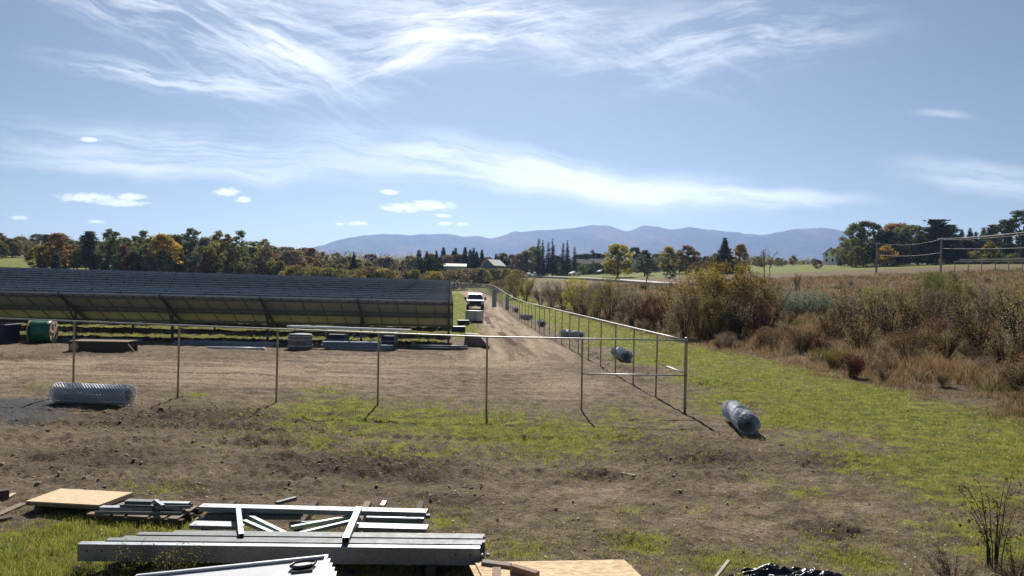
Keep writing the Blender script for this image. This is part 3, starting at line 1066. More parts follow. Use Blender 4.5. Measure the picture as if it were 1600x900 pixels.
def build_fences():
    # run across the yard, posts only, still without its mesh
    root = empty('fence_frame', corner, 0, 'bare steel pipe fence frame across the dirt yard, posts and rail without mesh', 'fence', None)
    px = [910, 761, 590, 430, 274, 108]
    xs = [on_ray(p, 580, corner.y).x for p in px]
    step = (xs[0] - xs[-1]) / 5
    xs += [xs[-1] - step * (i + 1) for i in range(2)]
    pts = [Vector((0, 0, FH))]
    part('corner_post', CORNER_POST, root)
    for x in xs:
        y = corner.y + 0.012 * (corner.x - x)
        z = gz(x, y) - corner.z
        o = part('post', LINE_POST, root, (x - corner.x, y - corner.y, z))
        o.rotation_euler = (RND.uniform(-.014, .014), RND.uniform(-.010, .010), 0)
        pts.append(Vector((x - corner.x, y - corner.y, z + FH)))
    rail(root, pts)
    a = pts[1]
    rail(root, [Vector((0, 0, 1.10)), Vector((a.x, a.y, a.z - 1.02))], 'brace_rail', 0.021)
    for z in (FH - 0.06, 1.10):
        MB().lathe([(0.05, -0.02), (0.05, 0.02)], (0, 0, z), (0, 0, 1), 12).build('rail_clamp', M_GALV_DULL, root)
    # run along the track
    root = empty('fence_frame', corner + Vector((0.02, 0.1, 0)), 0, 'long pipe fence beside the dirt track, running from the corner post to the trees', 'fence', None)
    d = Vector((-0.0753, 1)).normalized()
    pts = [Vector((0, 0, FH))]
    far = []
    for i in range(1, 57):
        s = 3.14 * i
        x, y = corner.x + d.x * s, corner.y + d.y * s
        if y > 130:
            x -= 1.6 * ((y - 130) / 60) ** 2
        z = gz(x, y)
        loc = Vector((x, y, z)) - root.location
        o = part('post', LINE_POST, root, loc)
        o.rotation_euler = (RND.uniform(-.014, .014), RND.uniform(-.010, .010), 0)
        pts.append(loc + Vector((0, 0, FH)))
        if y > 104:
            far.append(loc)
    rail(root, pts)
    a = pts[1]
    rail(root, [Vector((0, 0, 1.15)), Vector((a.x, a.y, a.z - 0.97))], 'brace_rail', 0.021)
    end = far[-1] + root.location
    # mesh already hung on the far part
    m = bpy.data.materials.new('chain_link_weave')
    m.use_nodes = True
    m.node_tree.nodes.clear()
    g = NT(m.node_tree)
    out = g.n('ShaderNodeOutputMaterial')
    tc = g.n('ShaderNodeTexCoord')
    sp = g.n('ShaderNodeSeparateXYZ')
    g.link(tc.outputs['Object'], sp.inputs[0])
    run = g.math('ADD', sp.outputs[1], sp.outputs[0])
    cells = None
    for sg in (1, -1):
        v = g.math('FRACT', g.math('MULTIPLY', g.math('ADD', run, g.math('MULTIPLY', sp.outputs[2], sg)), 1 / 0.075))
        w = g.math('LESS_THAN', g.math('ABSOLUTE', g.math('SUBTRACT', v, 0.5)), 0.10)
        cells = w if cells is None else g.math('MAXIMUM', cells, w)
    tr = g.n('ShaderNodeBsdfTransparent')
    pb = g.n('ShaderNodeBsdfPrincipled')
    pb.inputs['Base Color'].default_value = (0.35, 0.36, 0.38, 1)
    pb.inputs['Roughness'].default_value = 0.5
    mx = g.n('ShaderNodeMixShader')
    g.link(cells, mx.inputs[0])
    g.link(tr.outputs[0], mx.inputs[1])
    g.link(pb.outputs[0], mx.inputs[2])
    g.link(mx.outputs[0], out.inputs[0])

    def fabric(root, locs):
        mb = MB()
        for i in range(len(locs) - 1):
            a, b = locs[i], locs[i + 1]
            off = Vector((0.03, -0.03, 0))
            mb.add([a + off + Vector((0, 0, .04)), b + off + Vector((0, 0, .04)), b + off + Vector((0, 0, FH - .02)), a + off + Vector((0, 0, FH - .02))], [(0, 1, 2, 3)])
        mb.build('wire_fabric', m, root)
    fabric(root, far)
    # short run closing the far end
    root = empty('chain_link_fence', end + Vector((-0.1, 0.1, 0)), 0, 'low looking chain-link fence closing the far end of the dirt track', 'fence', None)
    pts, locs = [], []
    for i in range(8):
        x, y = end.x - 0.1 - 3.0 * i, end.y + 0.1 - 0.22 * i
        loc = Vector((x, y, gz(x, y))) - root.location
        part('post', LINE_POST, root, loc)
        pts.append(loc + Vector((0, 0, FH)))
        locs.append(loc)
    rail(root, pts)
    fabric(root, locs)


build_fences()


# ------------------------------------------------------------------ rolls of chain-link mesh
def roll_mesh(L=2.13, R=0.28, nw=34, layers=4, wire=0.004, sides=4, seed=1):
    """chain-link mesh wound up: wires running round it in both senses on several turns, axis along x, lying on z = 0"""
    rng = random.Random(seed)
    mb = MB()
    for ly in range(layers):
        r0 = R * (1 - 0.075 * ly)
        n = max(8, int(nw * (1 - .07 * ly)))
        ph = rng.uniform(0, 1)
        for sg in (1, -1):
            for k in range(n):
                pts = []
                a0 = 2 * math.pi * (k + ph) / n
                steps = 26
                turns = L / (2 * math.pi * r0) * 1.05
                for i in range(steps + 1):
                    t = i / steps
                    a = a0 + sg * 2 * math.pi * turns * t
                    r = r0 + 0.006 * sg + 0.010 * math.sin(2 * a + ly * 1.7) + 0.006 * math.sin(9 * t + ly)
                    pts.append((L * (t - .5) + .012 * math.sin(3 * a + ly), r * math.cos(a), R * 0.97 + r * math.sin(a) * (0.93 if math.sin(a) < 0 else 1)))
                mb.tube(pts, wire, sides, cap=False)
    for sx in (-1, 1):
        for ly in range(layers):
            r0 = R * (1 - 0.075 * ly)
            for k in range(30):
                a = 2 * math.pi * k / 30 + ly * .2
                p = Vector((sx * L / 2, r0 * math.cos(a), R * .97 + r0 * math.sin(a)))
                mb.tube([p, p + Vector((sx * 0.028, rng.uniform(-.012, .012), rng.uniform(-.012, .012)))], wire * .9, 3, cap=False)
    return mb


def core_mesh(L, R):
    """the tightly wound inner turns"""
    mb = MB()
    for i in range(6):
        r = R * (0.66 - 0.095 * i)
        for sg in (1, -1):
            m_ = 20 - 2 * i
            for k in range(m_):
                a0 = 2 * math.pi * k / m_ + i
                pts = []
                for j in range(15):
                    t = j / 14
                    a = a0 + sg * 2.4 * t * math.pi
                    pts.append((L * (t - .5), r * math.cos(a), R * .97 + r * math.sin(a)))
                mb.tube(pts, 0.005, 3, cap=False)
    return mb


def build_rolls():
    big = roll_mesh(2.2, 0.29, 20, 2, 0.0066, 4).mesh('turns', M_WIRE)
    core = core_mesh(2.15, 0.29).mesh('core', M_WIRE_IN)
    small = roll_mesh(2.13, 0.28, 17, 2, 0.008, 3).mesh('turns', M_WIRE)
    core2 = core_mesh(2.1, 0.28).mesh('core', M_WIRE_IN)

    def roll(px, py, rz, label, meshes, sc=1.0, up=False, D=None):
        p = at(px, py)
        r = empty('mesh_roll', (p.x, p.y, gz(p.x, p.y) + 0.01), rz, label, 'wire roll', 'rolls of chain-link fence mesh')
        for n, me in zip(('turns', 'core'), meshes):
            o = part(n, me, r)
            if up:
                o.rotation_euler = (0, math.radians(90), 0)
                o.location = (-0.28, 0, 1.07)
        r.scale = (sc, sc, sc)
        return r
    roll(145, 632, math.radians(-5), 'roll of chain-link mesh lying by the grey gravel in front of the fence', (big, core), 0.96)
    roll(1156, 668, math.radians(84), 'roll of chain-link mesh lying on grass outside the corner post', (big, core), 0.97)
    roll(971, 562, math.radians(95), 'roll of fence mesh seen end on, nearest one behind the side fence', (small, core2), 1.05)
    roll(893, 529, math.radians(124), 'flattened pale roll of fence mesh lying slantwise behind the side fence', (small, core2), 1.05)
    roll(846, 510, math.radians(92), 'small end-on mesh roll, third behind the side fence from its corner', (small, core2), 1.1)
    roll(822, 499, math.radians(120), 'mesh roll lying slantwise, fourth behind the side fence from its corner', (small, core2), 1.0)
    roll(806, 487, math.radians(95), 'tiny end-on mesh roll, fifth behind the side fence from its corner', (small, core2), 1.0)
    roll(772, 478, 0, 'mesh roll stood upright against the far fabric of the side fence', (small, core2), 1.15, up=True)
    roll(792, 483, 0, 'thin dark mesh roll stood upright at the bare part of the side fence', (small, core2), 0.8, up=True)


build_rolls()


# ------------------------------------------------------------------ materials laid out before the array
def place(px, py):
    p = at(px, py)
    return Vector((p.x, p.y, gz(p.x, p.y)))


M_GREEN = principled('green_wrap', (0.012, 0.13, 0.075), 0.45, 0.0, 0.2, 5.0, spec=0.5)
M_NAVY = principled('navy_plastic', (0.02, 0.028, 0.06), 0.5, 0.0, 0.2, 5.0)
M_BLUEGREY = principled('blue_grey_steel', (0.16, 0.20, 0.29), 0.5, 0.4, 0.2, 5.0)
M_WRAP = principled('stretch_wrap', (0.50, 0.50, 0.52), 0.5, 0.0, 0.15, 3.0, 0.4, 14)
M_CARD = principled('brown_tarpaulin', (0.17, 0.13, 0.11), 0.8, 0.0, 0.25, 4.0, 0.5, 8)
M_CAST = principled('grey_bundle', (0.17, 0.17, 0.18), 0.7, 0.2, 0.3, 6.0, 0.4, 20)


def build_yard():
    # cable drum wound in green
    p = place(66, 536)
    r = empty('cable_drum', p, math.radians(14), 'green wrapped cable drum with pale wooden flanges in front of the panels', 'cable drum')
    R, W = 0.60, 1.02
    MB().lathe([(R - .03, -W / 2), (R - .005, -W / 4), (R - .03, 0), (R - .005, W / 4), (R - .03, W / 2)], (0, 0, R + .02), (1, 0, 0), 28).build('winding', M_GREEN, r, smooth=True)
    for sx in (-1, 1):
        mb = MB()
        mb.lathe([(0.06, 0), (R + .03, 0), (R + .03, 0.05), (0.06, 0.05)], (sx * (W / 2 + .03) - .025, 0, R + .03), (1, 0, 0), 28)
        for k in range(3):
            a = k * math.pi / 3
            mb.bar((sx * (W / 2 + .075), -.52 * math.cos(a), R + .03 - .52 * math.sin(a)), (sx * (W / 2 + .075), .52 * math.cos(a), R + .03 + .52 * math.sin(a)), .12, .03, up=(1, 0, 0))
        mb.build('flange', M_PINE, r)
    # navy bin cut by the frame
    p = place(-8, 537)
    r = empty('storage_bin', p, math.radians(3), 'dark navy bin with a flared rim beside the green drum', 'bin')
    mb = MB()
    w0, w1, h = .78, .9, 1.0
    vs = []
    for (w, z) in ((w0, 0), (w1, h), (w1 - .08, h), (w0 - .06, .06)):
        vs += [(-w, -w * .8, z), (w, -w * .8, z), (w, w * .8, z), (-w, w * .8, z)]
    fs = [(3, 2, 1, 0)]
    for l in range(3):
        for k in range(4):
            fs.append((l * 4 + k, l * 4 + (k + 1) % 4, l * 4 + 4 + (k + 1) % 4, l * 4 + 4 + k))
    fs.append((12, 13, 14, 15))
    mb.add(vs, fs)
    mb.build('tub', M_NAVY, r)
    mb = MB()
    for sx in (-1, 1):
        mb.box((sx * .93, 0, h + .02), (.12, 1.62, .05), bev=.01)
        mb.box((0, sx * .75, h + .02), (1.74, .12, .05), bev=.01)
    mb.build('rim', M_NAVY, r)
    # blue grey beams lying by the drum
    p = place(152, 536)
    for i, (dx, dy, dz, L) in enumerate(((0, 0, .06, 4.6), (.2, .25, .06, 4.4), (-.1, .5, .06, 4.5), (.1, .14, .19, 4.5))):
        r = empty('steel_beam', p + Vector((dx, dy, dz)), math.radians(1 + i), 'blue grey steel beam in the low stack beside the green drum', 'beam', 'steel beams beside the green drum')
        MB().profile((-L / 2, 0, 0), (L / 2, 0, 0), [(-.06, -.06), (.06, -.06), (.06, -.045), (-.045, -.045), (-.045, .045), (.06, .045), (.06, .06), (-.06, .06)]).build('web', M_BLUEGREY, r)
    # skid box
    p = place(162, 549)
    r = empty('timber_skid', p, math.radians(2), 'low dark timber skid with a pale top edge, beside the drum', 'skid')
    mb = MB()
    for dy in (-.45, .45):
        mb.profile((-1.35, dy, .26), (1.35, dy, .26), [(-.06, -.26), (.06, -.26), (.06, .2), (-.06, .2)])
    for dx in (-1.2, -.6, 0, .6, 1.2):
        mb.box((dx, 0, .25), (.14, .78, .3))
    mb.bar((1.32, -.45, .4), (1.62, -.45, .04), .1, .06)
    mb.build('frame', M_TIMBER_DARK, r)
    mb = MB()
    for j in range(6):
        mb.box((0, -.45 + j * .18, .495), (2.7, .16, .05), bev=.006)
    mb.build('deck', M_TIMBER, r)
    # cut log
    p = place(116, 549)
    r = empty('log_end', p, math.radians(-60), 'short pale cut log beside the dark skid', 'log')
    MB().lathe([(0.02, 0), (.2, 0), (.22, .03), (.21, .5), (.02, .52)], (-.25, 0, .2), (1, 0, 0), 14).build('wood', M_PINE, r, smooth=True)
    # long blue beams and white pipe, mid left
    p = place(350, 541)
    for i, (dx, dy, dz, L) in enumerate(((-.1, .1, .06, 5.6), (.15, .32, .06, 5.5), (0, .2, .19, 5.6), (.3, .45, .19, 5.2))):
        r = empty('steel_beam', p + Vector((dx, dy, dz)), math.radians(-1 + .6 * i), 'long blue grey beam lying on the grass behind the white pipe', 'beam', 'long beams behind the white pipe')
        MB().profile((-L / 2, 0, 0), (L / 2, 0, 0), [(-.06, -.06), (.06, -.06), (.06, -.045), (-.045, -.045), (-.045, .045), (.06, .045), (.06, .06), (-.06, .06)]).build('web', M_BLUEGREY, r)
    p = place(368, 546)
    r = empty('plastic_pipe', p + Vector((0, 0, .07)), math.radians(-3), 'white plastic pipe lying on the ground before the panels', 'pipe')
    mb = MB()
    mb.tube([(-1.5, 0, 0), (1.5, 0, 0)], .065, 14)
    mb.tube([(1.38, 0, 0), (1.55, 0, 0)], .08, 14)
    mb.build('tube', principled('white_pvc', (.8, .8, .79), .4, 0, .05, 4), r, smooth=True)
    # round strapped bundle
    p = place(469, 546)
    r = empty('strapped_bundle', p, .3, 'round grey strapped bundle standing left of the steel parts', 'bundle')
    MB().lathe([(.58, 0), (.62, .05), (.63, .4), (.62, .75), (.60, .82), (.3, .85), (.02, .85)], (0, 0, 0), (0, 0, 1), 22).build('body', M_CAST, r, smooth=True)
    for z in (.22, .55, .72):
        MB().lathe([(.635, -.02), (.645, -.02), (.645, .02), (.635, .02)], (0, 0, z), (0, 0, 1), 22, cap=False).build('strap', M_WRAP, r)
    # heap of steel sections on skids, with crates behind
    p = place(558, 548)
    rng = random.Random(3)
    for i in range(9):
        lay = i // 4
        yy = (i % 4) * .24 + lay * .1
        L = rng.uniform(2.7, 4.0)
        r = empty('steel_section', p + Vector((rng.uniform(-.35, .35), yy, .09 + lay * .15)), math.radians(rng.uniform(-6, 6)),
                  'short grey steel section in the loose heap under the long white beam', 'steel section', 'loose heap of steel sections')
        w = .1
        MB().profile((-L / 2, 0, 0), (L / 2, 0, 0), [(-w, -.07), (w, -.07), (w, -.05), (-w + .02, -.05), (-w + .02, .05), (w, .05), (w, .07), (-w, .07)]).build('web', M_BLUEGREY if i % 3 else M_GALV, r)
    for j, (dx, dy, dz, sx, sz, lab) in enumerate(((-1.35, 1.25, 0, 1.1, .98, 'dark steel crate behind the heap, holding the left end of the white beam'),
                                              (1.5, 1.25, 0, .8, .94, 'dark steel crate behind the heap, holding the right part of the white beam'))):
        r = empty('steel_crate', p + Vector((dx, dy, dz)), 0, lab, 'crate')
        mb = MB()
        for z in (.06, sz * .5, sz - .04):
            for yy in (-.4, .4):
                mb.box((0, yy, z), (sx, .05, .08))
            for xx in (-sx / 2 + .03, sx / 2 - .03):
                mb.box((xx, 0, z), (.05, .74, .08))
        for xx in (-sx / 2 + .03, sx / 2 - .03):
            for yy in (-.4, .4):
                mb.box((xx, yy, sz / 2), (.07, .07, sz))
        mb.build('frame', M_RACK, r)
        mb = MB()
        mb.box((0, 0, sz * .42), (sx - .12, .72, sz * .72), bev=.03)
        mb.build('load', M_NAVY, r)
    a = on_ray(448, 510.5, p.y + 1.2); b = on_ray(640, 517, p.y + 1.45)
    for i, (dy, dz) in enumerate(((0, 0.02), (.14, 0.03))):
        r = empty('roof_beam', (a + b) / 2 + Vector((.1 * i, dy, dz)), 0, ('long white beam lying across the crates, the nearer of the pair', 'long white beam lying across the crates, the farther of the pair')[i], 'beam', 'pair of white beams')
        h = (b - a) / 2
        MB().bar(-h, h, .10, .11, bev=.012).build('length', M_SHEET, r)
    # arched bright offcuts lying on the heap
    r = empty('bent_bracket', p + Vector((.15, .3, .42)), .4, 'bent pale steel bracket arched over the heap of sections', 'bracket')
    MB().tube([(-.7, 0, 0), (-.4, 0, .26), (0, 0, .36), (.4, 0, .3), (.8, 0, .02)], .03, 6).build('strip', M_GALV, r)
    # strapped pipes at the right end
    p = place(680, 546)
    for i, (dy, dz, L, dx) in enumerate(((0, .06, 3.2, 0), (.16, .06, 3.4, .1), (.32, .06, 3.0, -.1), (.08, .18, 3.3, .15), (.24, .18, 2.9, -.05))):
        r = empty('steel_pipe', p + Vector((dx, dy, dz)), math.radians(3), 'grey steel pipe strapped in the low bundle at the right end of the panels', 'pipe', 'strapped bundle of steel pipes')
        MB().tube([(-L / 2, 0, 0), (L / 2, 0, 0)], .055, 10).build('tube', M_GALV if i > 2 else M_GALV_DULL, r, smooth=True)
    r = empty('clamp_stand', p + Vector((-1.25, -.1, 0)), 0, 'upright dark clamp at the left end of the pipe bundle', 'clamp')
    mb = MB()
    mb.box((0, 0, .24), (.08, .06, .5))
    mb.box((0, .25, .03), (.1, .6, .05))
    mb.build('bracket', M_RACK, r)
    # tarpaulin covered heap by the track
    p = place(744, 540)
    r = empty('covered_pallet', p, 0, 'brown wedge-shaped covered load at the edge of the track', 'load')
    mb = MB()
    w, d, h = 1.28, .8, .72
    vs = [(-w * .55, -d, 0), (w * .6, -d, 0), (w * .6, d, 0), (-w * .55, d, 0), (-w * .5, -d * .8, h), (w * .12, -d * .75, h * .96), (w * .1, d * .7, h), (-w * .5, d * .7, h * 1.02), (w * .45, -d * .85, h * .34), (w * .45, d * .8, h * .36)]
    fs = [(3, 2, 1, 0), (0, 1, 8, 5, 4), (2, 3, 7, 6, 9), (0, 4, 7, 3), (4, 5, 6, 7), (5, 8, 9, 6), (1, 2, 9, 8)]
    mb.add(vs, fs)
    mb.build('cover', M_CARD, r)
    MB().box((.05, 0, -.0), (1.5, 1.66, .1)).build('pallet', M_TIMBER_DARK, r)
    for (px, py, lab) in ((716, 519, 'dark equipment case by the end of the front panel row, nearer the yard'), (724, 508, 'dark equipment case by the end of the front panel row, nearer the track')):
        q = place(px, py)
        r = empty('equipment_case', q, .2, lab, 'case')
        MB().box((0, 0, .2), (1.0, .7, .4), bev=.04).build('body', M_NAVY, r)
        MB().box((0, 0, .43), (1.04, .74, .05), bev=.015).build('lid', M_RACK, r)
    # wrapped pallet on the track
    p = place(741, 503.5)
    r = empty('wrapped_pallet', p, math.radians(-28), 'white stretch-wrapped pallet load in front of the pickup', 'pallet load')
    mb = MB()
    for j in range(5):
        mb.box((0, -.5 + .25 * j, .13), (1.5, .16, .025))
    for dx in (-.6, 0, .6):
        mb.box((dx, 0, .06), (.12, 1.2, .10))
    mb.build('pallet', M_TIMBER, r)
    mb = MB()
    mb.box((0, 0, .64), (1.46, 1.16, .96), bev=.05)
    mb.build('load', M_WRAP, r)
    mb = MB()
    mb.box((0, 0, 1.135), (1.5, 1.2, .03), bev=.01)
    mb.build('top_sheet', M_SHEET, r)
    for dx in (-.4, .4):
        MB().box((dx, 0, .64), (.04, 1.175, .975)).build('strap', M_CAST, r)


build_yard()


# ------------------------------------------------------------------ pickup
def build_pickup():
    p = on_ray(742, 486.4, 96)
    p = Vector((p.x, p.y, gz(p.x, p.y) + 0.0))
    r = empty('pickup_truck', p, math.radians(4), 'white pickup truck parked on the dirt track, front towards the yard', 'pickup')
    r.scale = (1.1, 1.1, 1.1)
    paint = principled('white_car_paint', (.60, .61, .63), .25, 0, .03, 2, spec=.5)
    glass = principled('car_glass', (.03, .04, .05), .06, 0, .1, 1, spec=.6)
    trim = principled('black_trim', (.015, .015, .018), .45, 0, .2, 5)
    lamp = principled('lamp_lens', (.65, .68, .7), .15, 0, .1, 3, spec=.6)
    hw = .98
    # lower body: hood, sides, bed; x across, front at -y
    mb = MB()
    side = [(-2.75, .55), (-2.78, .85), (-2.70, 1.12), (-1.45, 1.22), (-1.3, 1.24), (2.95, 1.30), (3.0, .6), (2.5, .5), (-2.4, .48)]
    n = len(side)
    vs = [(-hw, y, z) for y, z in side] + [(hw, y, z) for y, z in side]
    mb.add(vs, [tuple(range(n)), tuple(range(n, 2 * n))[::-1]] + [(i, n + i, n + (i + 1) % n, (i + 1) % n) for i in range(n)])
    mb.build('body', paint, r)
    # cab
    mb = MB()
    b = [(-1.42, 1.21), (-.62, 1.86), (-.4, 1.93), (.75, 1.93), (1.12, 1.27)]
    n = len(b)
    wv = [.95, .76, .74, .74, .92]
    vs = [(-w, y, z) for (y, z), w in zip(b, wv)] + [(w, y, z) for (y, z), w in zip(b, wv)]
    mb.add(vs, [tuple(range(n)), tuple(range(n, 2 * n))[::-1]] + [(i, n + i, n + (i + 1) % n, (i + 1) % n) for i in range(n)])
    mb.build('cab', paint, r)
    mb = MB()
    mb.add([(-.86, -1.37, 1.27), (.86, -1.37, 1.27), (.70, -.67, 1.84), (-.70, -.67, 1.84)], [(0, 1, 2, 3)])
    mb.build('windshield', glass, r)
    for sx in (-1, 1):
        mb = MB()
        mb.add([(sx * .945, -1.1, 1.3), (sx * .78, -.55, 1.82), (sx * .765, .6, 1.84), (sx * .935, .95, 1.32)], [(0, 1, 2, 3)])
        mb.build('side_window', glass, r)
    mb = MB()
    mb.box((0, -2.79, .86), (1.3, .06, .36), bev=.02)
    for z in (.76, .86, .96):
        mb.box((0, -2.83, z), (1.2, .03, .03))
    mb.build('grille', trim, r)
    for sx in (-1, 1):
        MB().box((sx * .80, -2.76, .92), (.28, .08, .24), bev=.02).build('headlight', lamp, r)
        o = MB().box((sx * 1.16, -1.15, 1.36), (.24, .14, .30), bev=.03).build('mirror', trim, r)
        MB().bar((sx * .94, -1.12, 1.28), (sx * 1.08, -1.15, 1.3), .05, .05).build('mirror_arm', trim, o)
        for yy in (-1.85, 1.9):
            w = MB().lathe([(.2, -.13), (.38, -.13), (.40, -.09), (.40, .09), (.38, .13), (.2, .13)], (sx * .86, yy, .40), (1, 0, 0), 20).build('wheel', M_RUBBER, r, smooth=True)
            MB().lathe([(.05, 0), (.24, 0), (.24, .03), (.05, .05)], (sx * .99, yy, .40), (sx, 0, 0), 16).build('rim', M_ALU, w)
    MB().box((0, -2.84, .58), (1.9, .12, .24), bev=.03).build('bumper', trim, r)
    MB().box((0, -2.91, .57), (.32, .015, .15)).build('number_plate', principled('plate_blue_white', (.55, .6, .68), .4), r)


build_pickup()


# ------------------------------------------------------------------ building materials stacked in the foreground
def quad_slab(mb, corners, t):
    """a flat board given by its four top corners (world), t thick"""
    dn = Vector((0, 0, -t))
    vs = [Vector(c) for c in corners] + [Vector(c) + dn for c in corners]
    mb.add(vs, [(3, 2, 1, 0), (4, 5, 6, 7), (0, 1, 5, 4), (1, 2, 6, 5), (2, 3, 7, 6), (3, 0, 4, 7)])


def local(root, pts):
    return [Vector(p) - root.location for p in pts]


def hole_channel(mb, p, q, w, h, t=0.004, lip=0.022, flip=False, up=(0, 0, 1)):
    """open C section: web standing, flanges top and bottom with small lips"""
    s = -1 if flip else 1
    prof = [(0, 0), (w, 0), (w, lip), (w - t, lip), (w - t, t), (t, t), (t, h - t), (w - t, h - t), (w - t, h - lip), (w, h - lip), (w, h), (0, h)]
    prof = [(s * a, b) for a, b in prof]
    if not flip:
        prof = prof[::-1]
    mb.profile(p, q, prof, up=up)


def build_foreground():
    rng = random.Random(21)
    # ---- long stack of C sections
    zt, zb = 0.345, 0.135
    lf = at(121, 850, zt); rt = at(750, 857, zt)
    ax = (rt - lf); ax.z = 0
    L = ax.length; ax.normalize()
    side = Vector((-ax.y, ax.x, 0))
    z0 = min(gz(lf.x, lf.y), gz(rt.x, rt.y))
    names = ['front long steel channel of the near stack, its tall web facing the viewer', 'second long steel channel from the front of the near stack',
             'third long steel channel from the front of the near stack', 'fourth long steel channel from the front of the near stack', 'hindmost long steel channel of the near stack, shifted to the right']
    w = 0.105
    for i in range(5):
        s0 = [0.0, .28, .42, .55, .95][i]; s1 = [L, L + .02, L + .06, L + .03, L + .05][i]
        base = lf + side * (i * (w + .006))
        p = base + ax * s0; q = base + ax * s1
        p.z = z0 + zb + (.012 if i % 2 else 0); q.z = p.z
        r = empty('steel_channel', (p + q) / 2, 0, names[i], 'steel channel', 'long channels in the near stack')
        mb = MB()
        a, b = local(r, (p, q))
        # web on the near side, flanges pointing away
        hole_channel(mb, a, b, w, zt - zb, 0.006, 0.03)
        mb.build('section', M_GALV if i == 0 else M_GALV_DULL, r)
        for e in (0.12, .3, (q - p).length - .3, (q - p).length - .12) if i == 0 else ():
            d = (b - a).normalized()
            MB().lathe([(0.003, 0), (.012, 0), (.012, .004)], a + d * e - side * .0035 + Vector((0, 0, (zt - zb) * .62)), -side, 8).build('bolt_hole', M_BLACK, r)
    for s in (.5, 2.4, L - .6):
        c = lf + ax * s
        c = Vector((c.x, c.y, z0)) + side * .25
        r = empty('dunnage_block', c, math.atan2(ax.y, ax.x), 'dark timber bearer under the near stack of long channels', 'timber bearer', 'bearers under the near stack')
        MB().box((0, 0, .065), (.12, .75, .13), bev=.006).build('timber', M_TIMBER_DARK, r)
    # two pale bolts at the right end
    e = rt + side * .0
    for k, (dx, dz) in enumerate(((.03, -.06), (.10, -.05))):
        c = e + ax * dx
        r = empty('carriage_bolt', Vector((c.x, c.y, z0 + zt - .07 + dz * .3)), 0, 'shiny bolt head at the right end of the near channel stack', 'bolt', 'bolts on the near channel stack')
        MB().lathe([(.002, .03), (.02, .022), (.026, .008), (.026, 0), (.01, 0), (.01, -.06)], (0, 0, 0), (-side.x, -side.y, 0), 10).build('head', M_GALV, r, smooth=True)

    # ---- stack of solar panels, white backs up
    A = on_ray(513, 866, 8.35); B = on_ray(214, 897, 8.12)
    e1 = (B - A); Lm = e1.length; e1.normalize()
    e2 = Vector((0.06, -1.0, -0.02)); e2 = (e2 - e1 * e1.dot(e2)).normalized()
    n = e2.cross(e1).normalized()
    if n.z < 0:
        n = -n
    labs = ['topmost loose solar panel of the near stack, white back up with coiled leads', 'second solar panel from the top of the near white stack', 'third solar panel from the top of the near white stack', 'fourth solar panel from the top of the near white stack', 'lowest solar panel of the near white stack']
    for k in range(5):
        o_ = A - n * (.046 * k) + e1 * (-.022 * k) + e2 * (.012 * k)
        r = empty('loose_solar_module', o_, 0, labs[k], 'solar panel', 'stack of loose solar panels')

        def T(a, b, c):
            return e1 * a + e2 * b + n * c
        Wm = 1.04
        mb = MB()
        mb.add([T(.012, .012, -.034), T(Lm - .012, .012, -.034), T(Lm - .012, Wm - .012, -.034), T(.012, Wm - .012, -.034)], [(0, 1, 2, 3)])
        mb.build('back_sheet', M_BACK, r)
        mb = MB()

        def slab(a0, a1, b0, b1, c0, c1):
            vs = [T(a, b, c) for a in (a0, a1) for b in (b0, b1) for c in (c0, c1)]
            mb.add(vs, [(0, 1, 3, 2), (4, 6, 7, 5), (0, 4, 5, 1), (2, 3, 7, 6), (0, 2, 6, 4), (1, 5, 7, 3)])
        slab(0, Lm, 0, .011, -.040, 0); slab(0, Lm, Wm - .011, Wm, -.040, 0)
        slab(0, .011, .011, Wm - .011, -.040, 0); slab(Lm - .011, Lm, .011, Wm - .011, -.040, 0)
        slab(.011, Lm - .011, .011, .030, -.0022, -.0002); slab(.011, .030, .030, Wm - .011, -.0022, -.0002)
        mb.build('frame', M_ALU, r)
        if k == 0:
            mb = MB()
            c = T(.20, .30, -.02)
            mb.bar(T(.12, .33, -.022), T(.34, .33, -.022), .1, .024, up=n)
            jb = mb.build('junction_box', M_BLACK, r)
            for q in range(2):
                pts = []
                for i in range(40):
                    a = i / 39 * 2 * math.pi * 2.4
                    pts.append(T(.24 + .13 * math.cos(a) + .01 * math.sin(5 * a), .22 + .085 * math.sin(a) + q * .02, -.012 + .002 * i / 4 + .012 * q))
                MB().tube(pts, .0075, 6).build('lead_cable', M_BLACK, r, smooth=True)
            MB().tube([T(.10, .2, .012), T(.16, .17, .012)], .014, 8).build('connector', M_BLACK, r)
    c = A + e1 * 1.0 + e2 * .5
    r = empty('support_pallet', Vector((c.x, c.y, gz(c.x, c.y))), math.atan2(-e1.y, -e1.x), 'timber pallet under the near stack of white backed panels', 'pallet')
    mb = MB()
    for yy in (-.4, 0, .4):
        mb.box((0, yy, .06), (1.5, .09, .12))
    for xx in np.linspace(-.7, .7, 6):
        mb.box((xx, 0, .132), (.1, .95, .02))
    mb.build('slats', M_TIMBER, r)

    # ---- plywood sheets, far left
    cs = [at(40, 783, .2), at(95, 762.5, .2), at(208, 769, .2), at(155, 789.5, .2)]
    zc = sum(c.z for c in cs) / 4
    for k, lab in enumerate(('topmost pale plywood sheet of the small stack on the grass', 'darker plywood sheet right under the topmost one', 'lowest plywood sheet of the small stack')):
        cc = [Vector((c.x + .012 * k, c.y - .01 * k, zc - .021 * k)) for c in cs]
        r = empty('plywood_sheet', sum(cc, Vector()) / 4, 0, lab, 'plywood', 'small stack of plywood sheets')
        mb = MB()
        quad_slab(mb, local(r, cc), .019)
        mb.build('board', M_PLY if k == 0 else M_TIMBER, r)
    m_ = sum(cs, Vector()) / 4
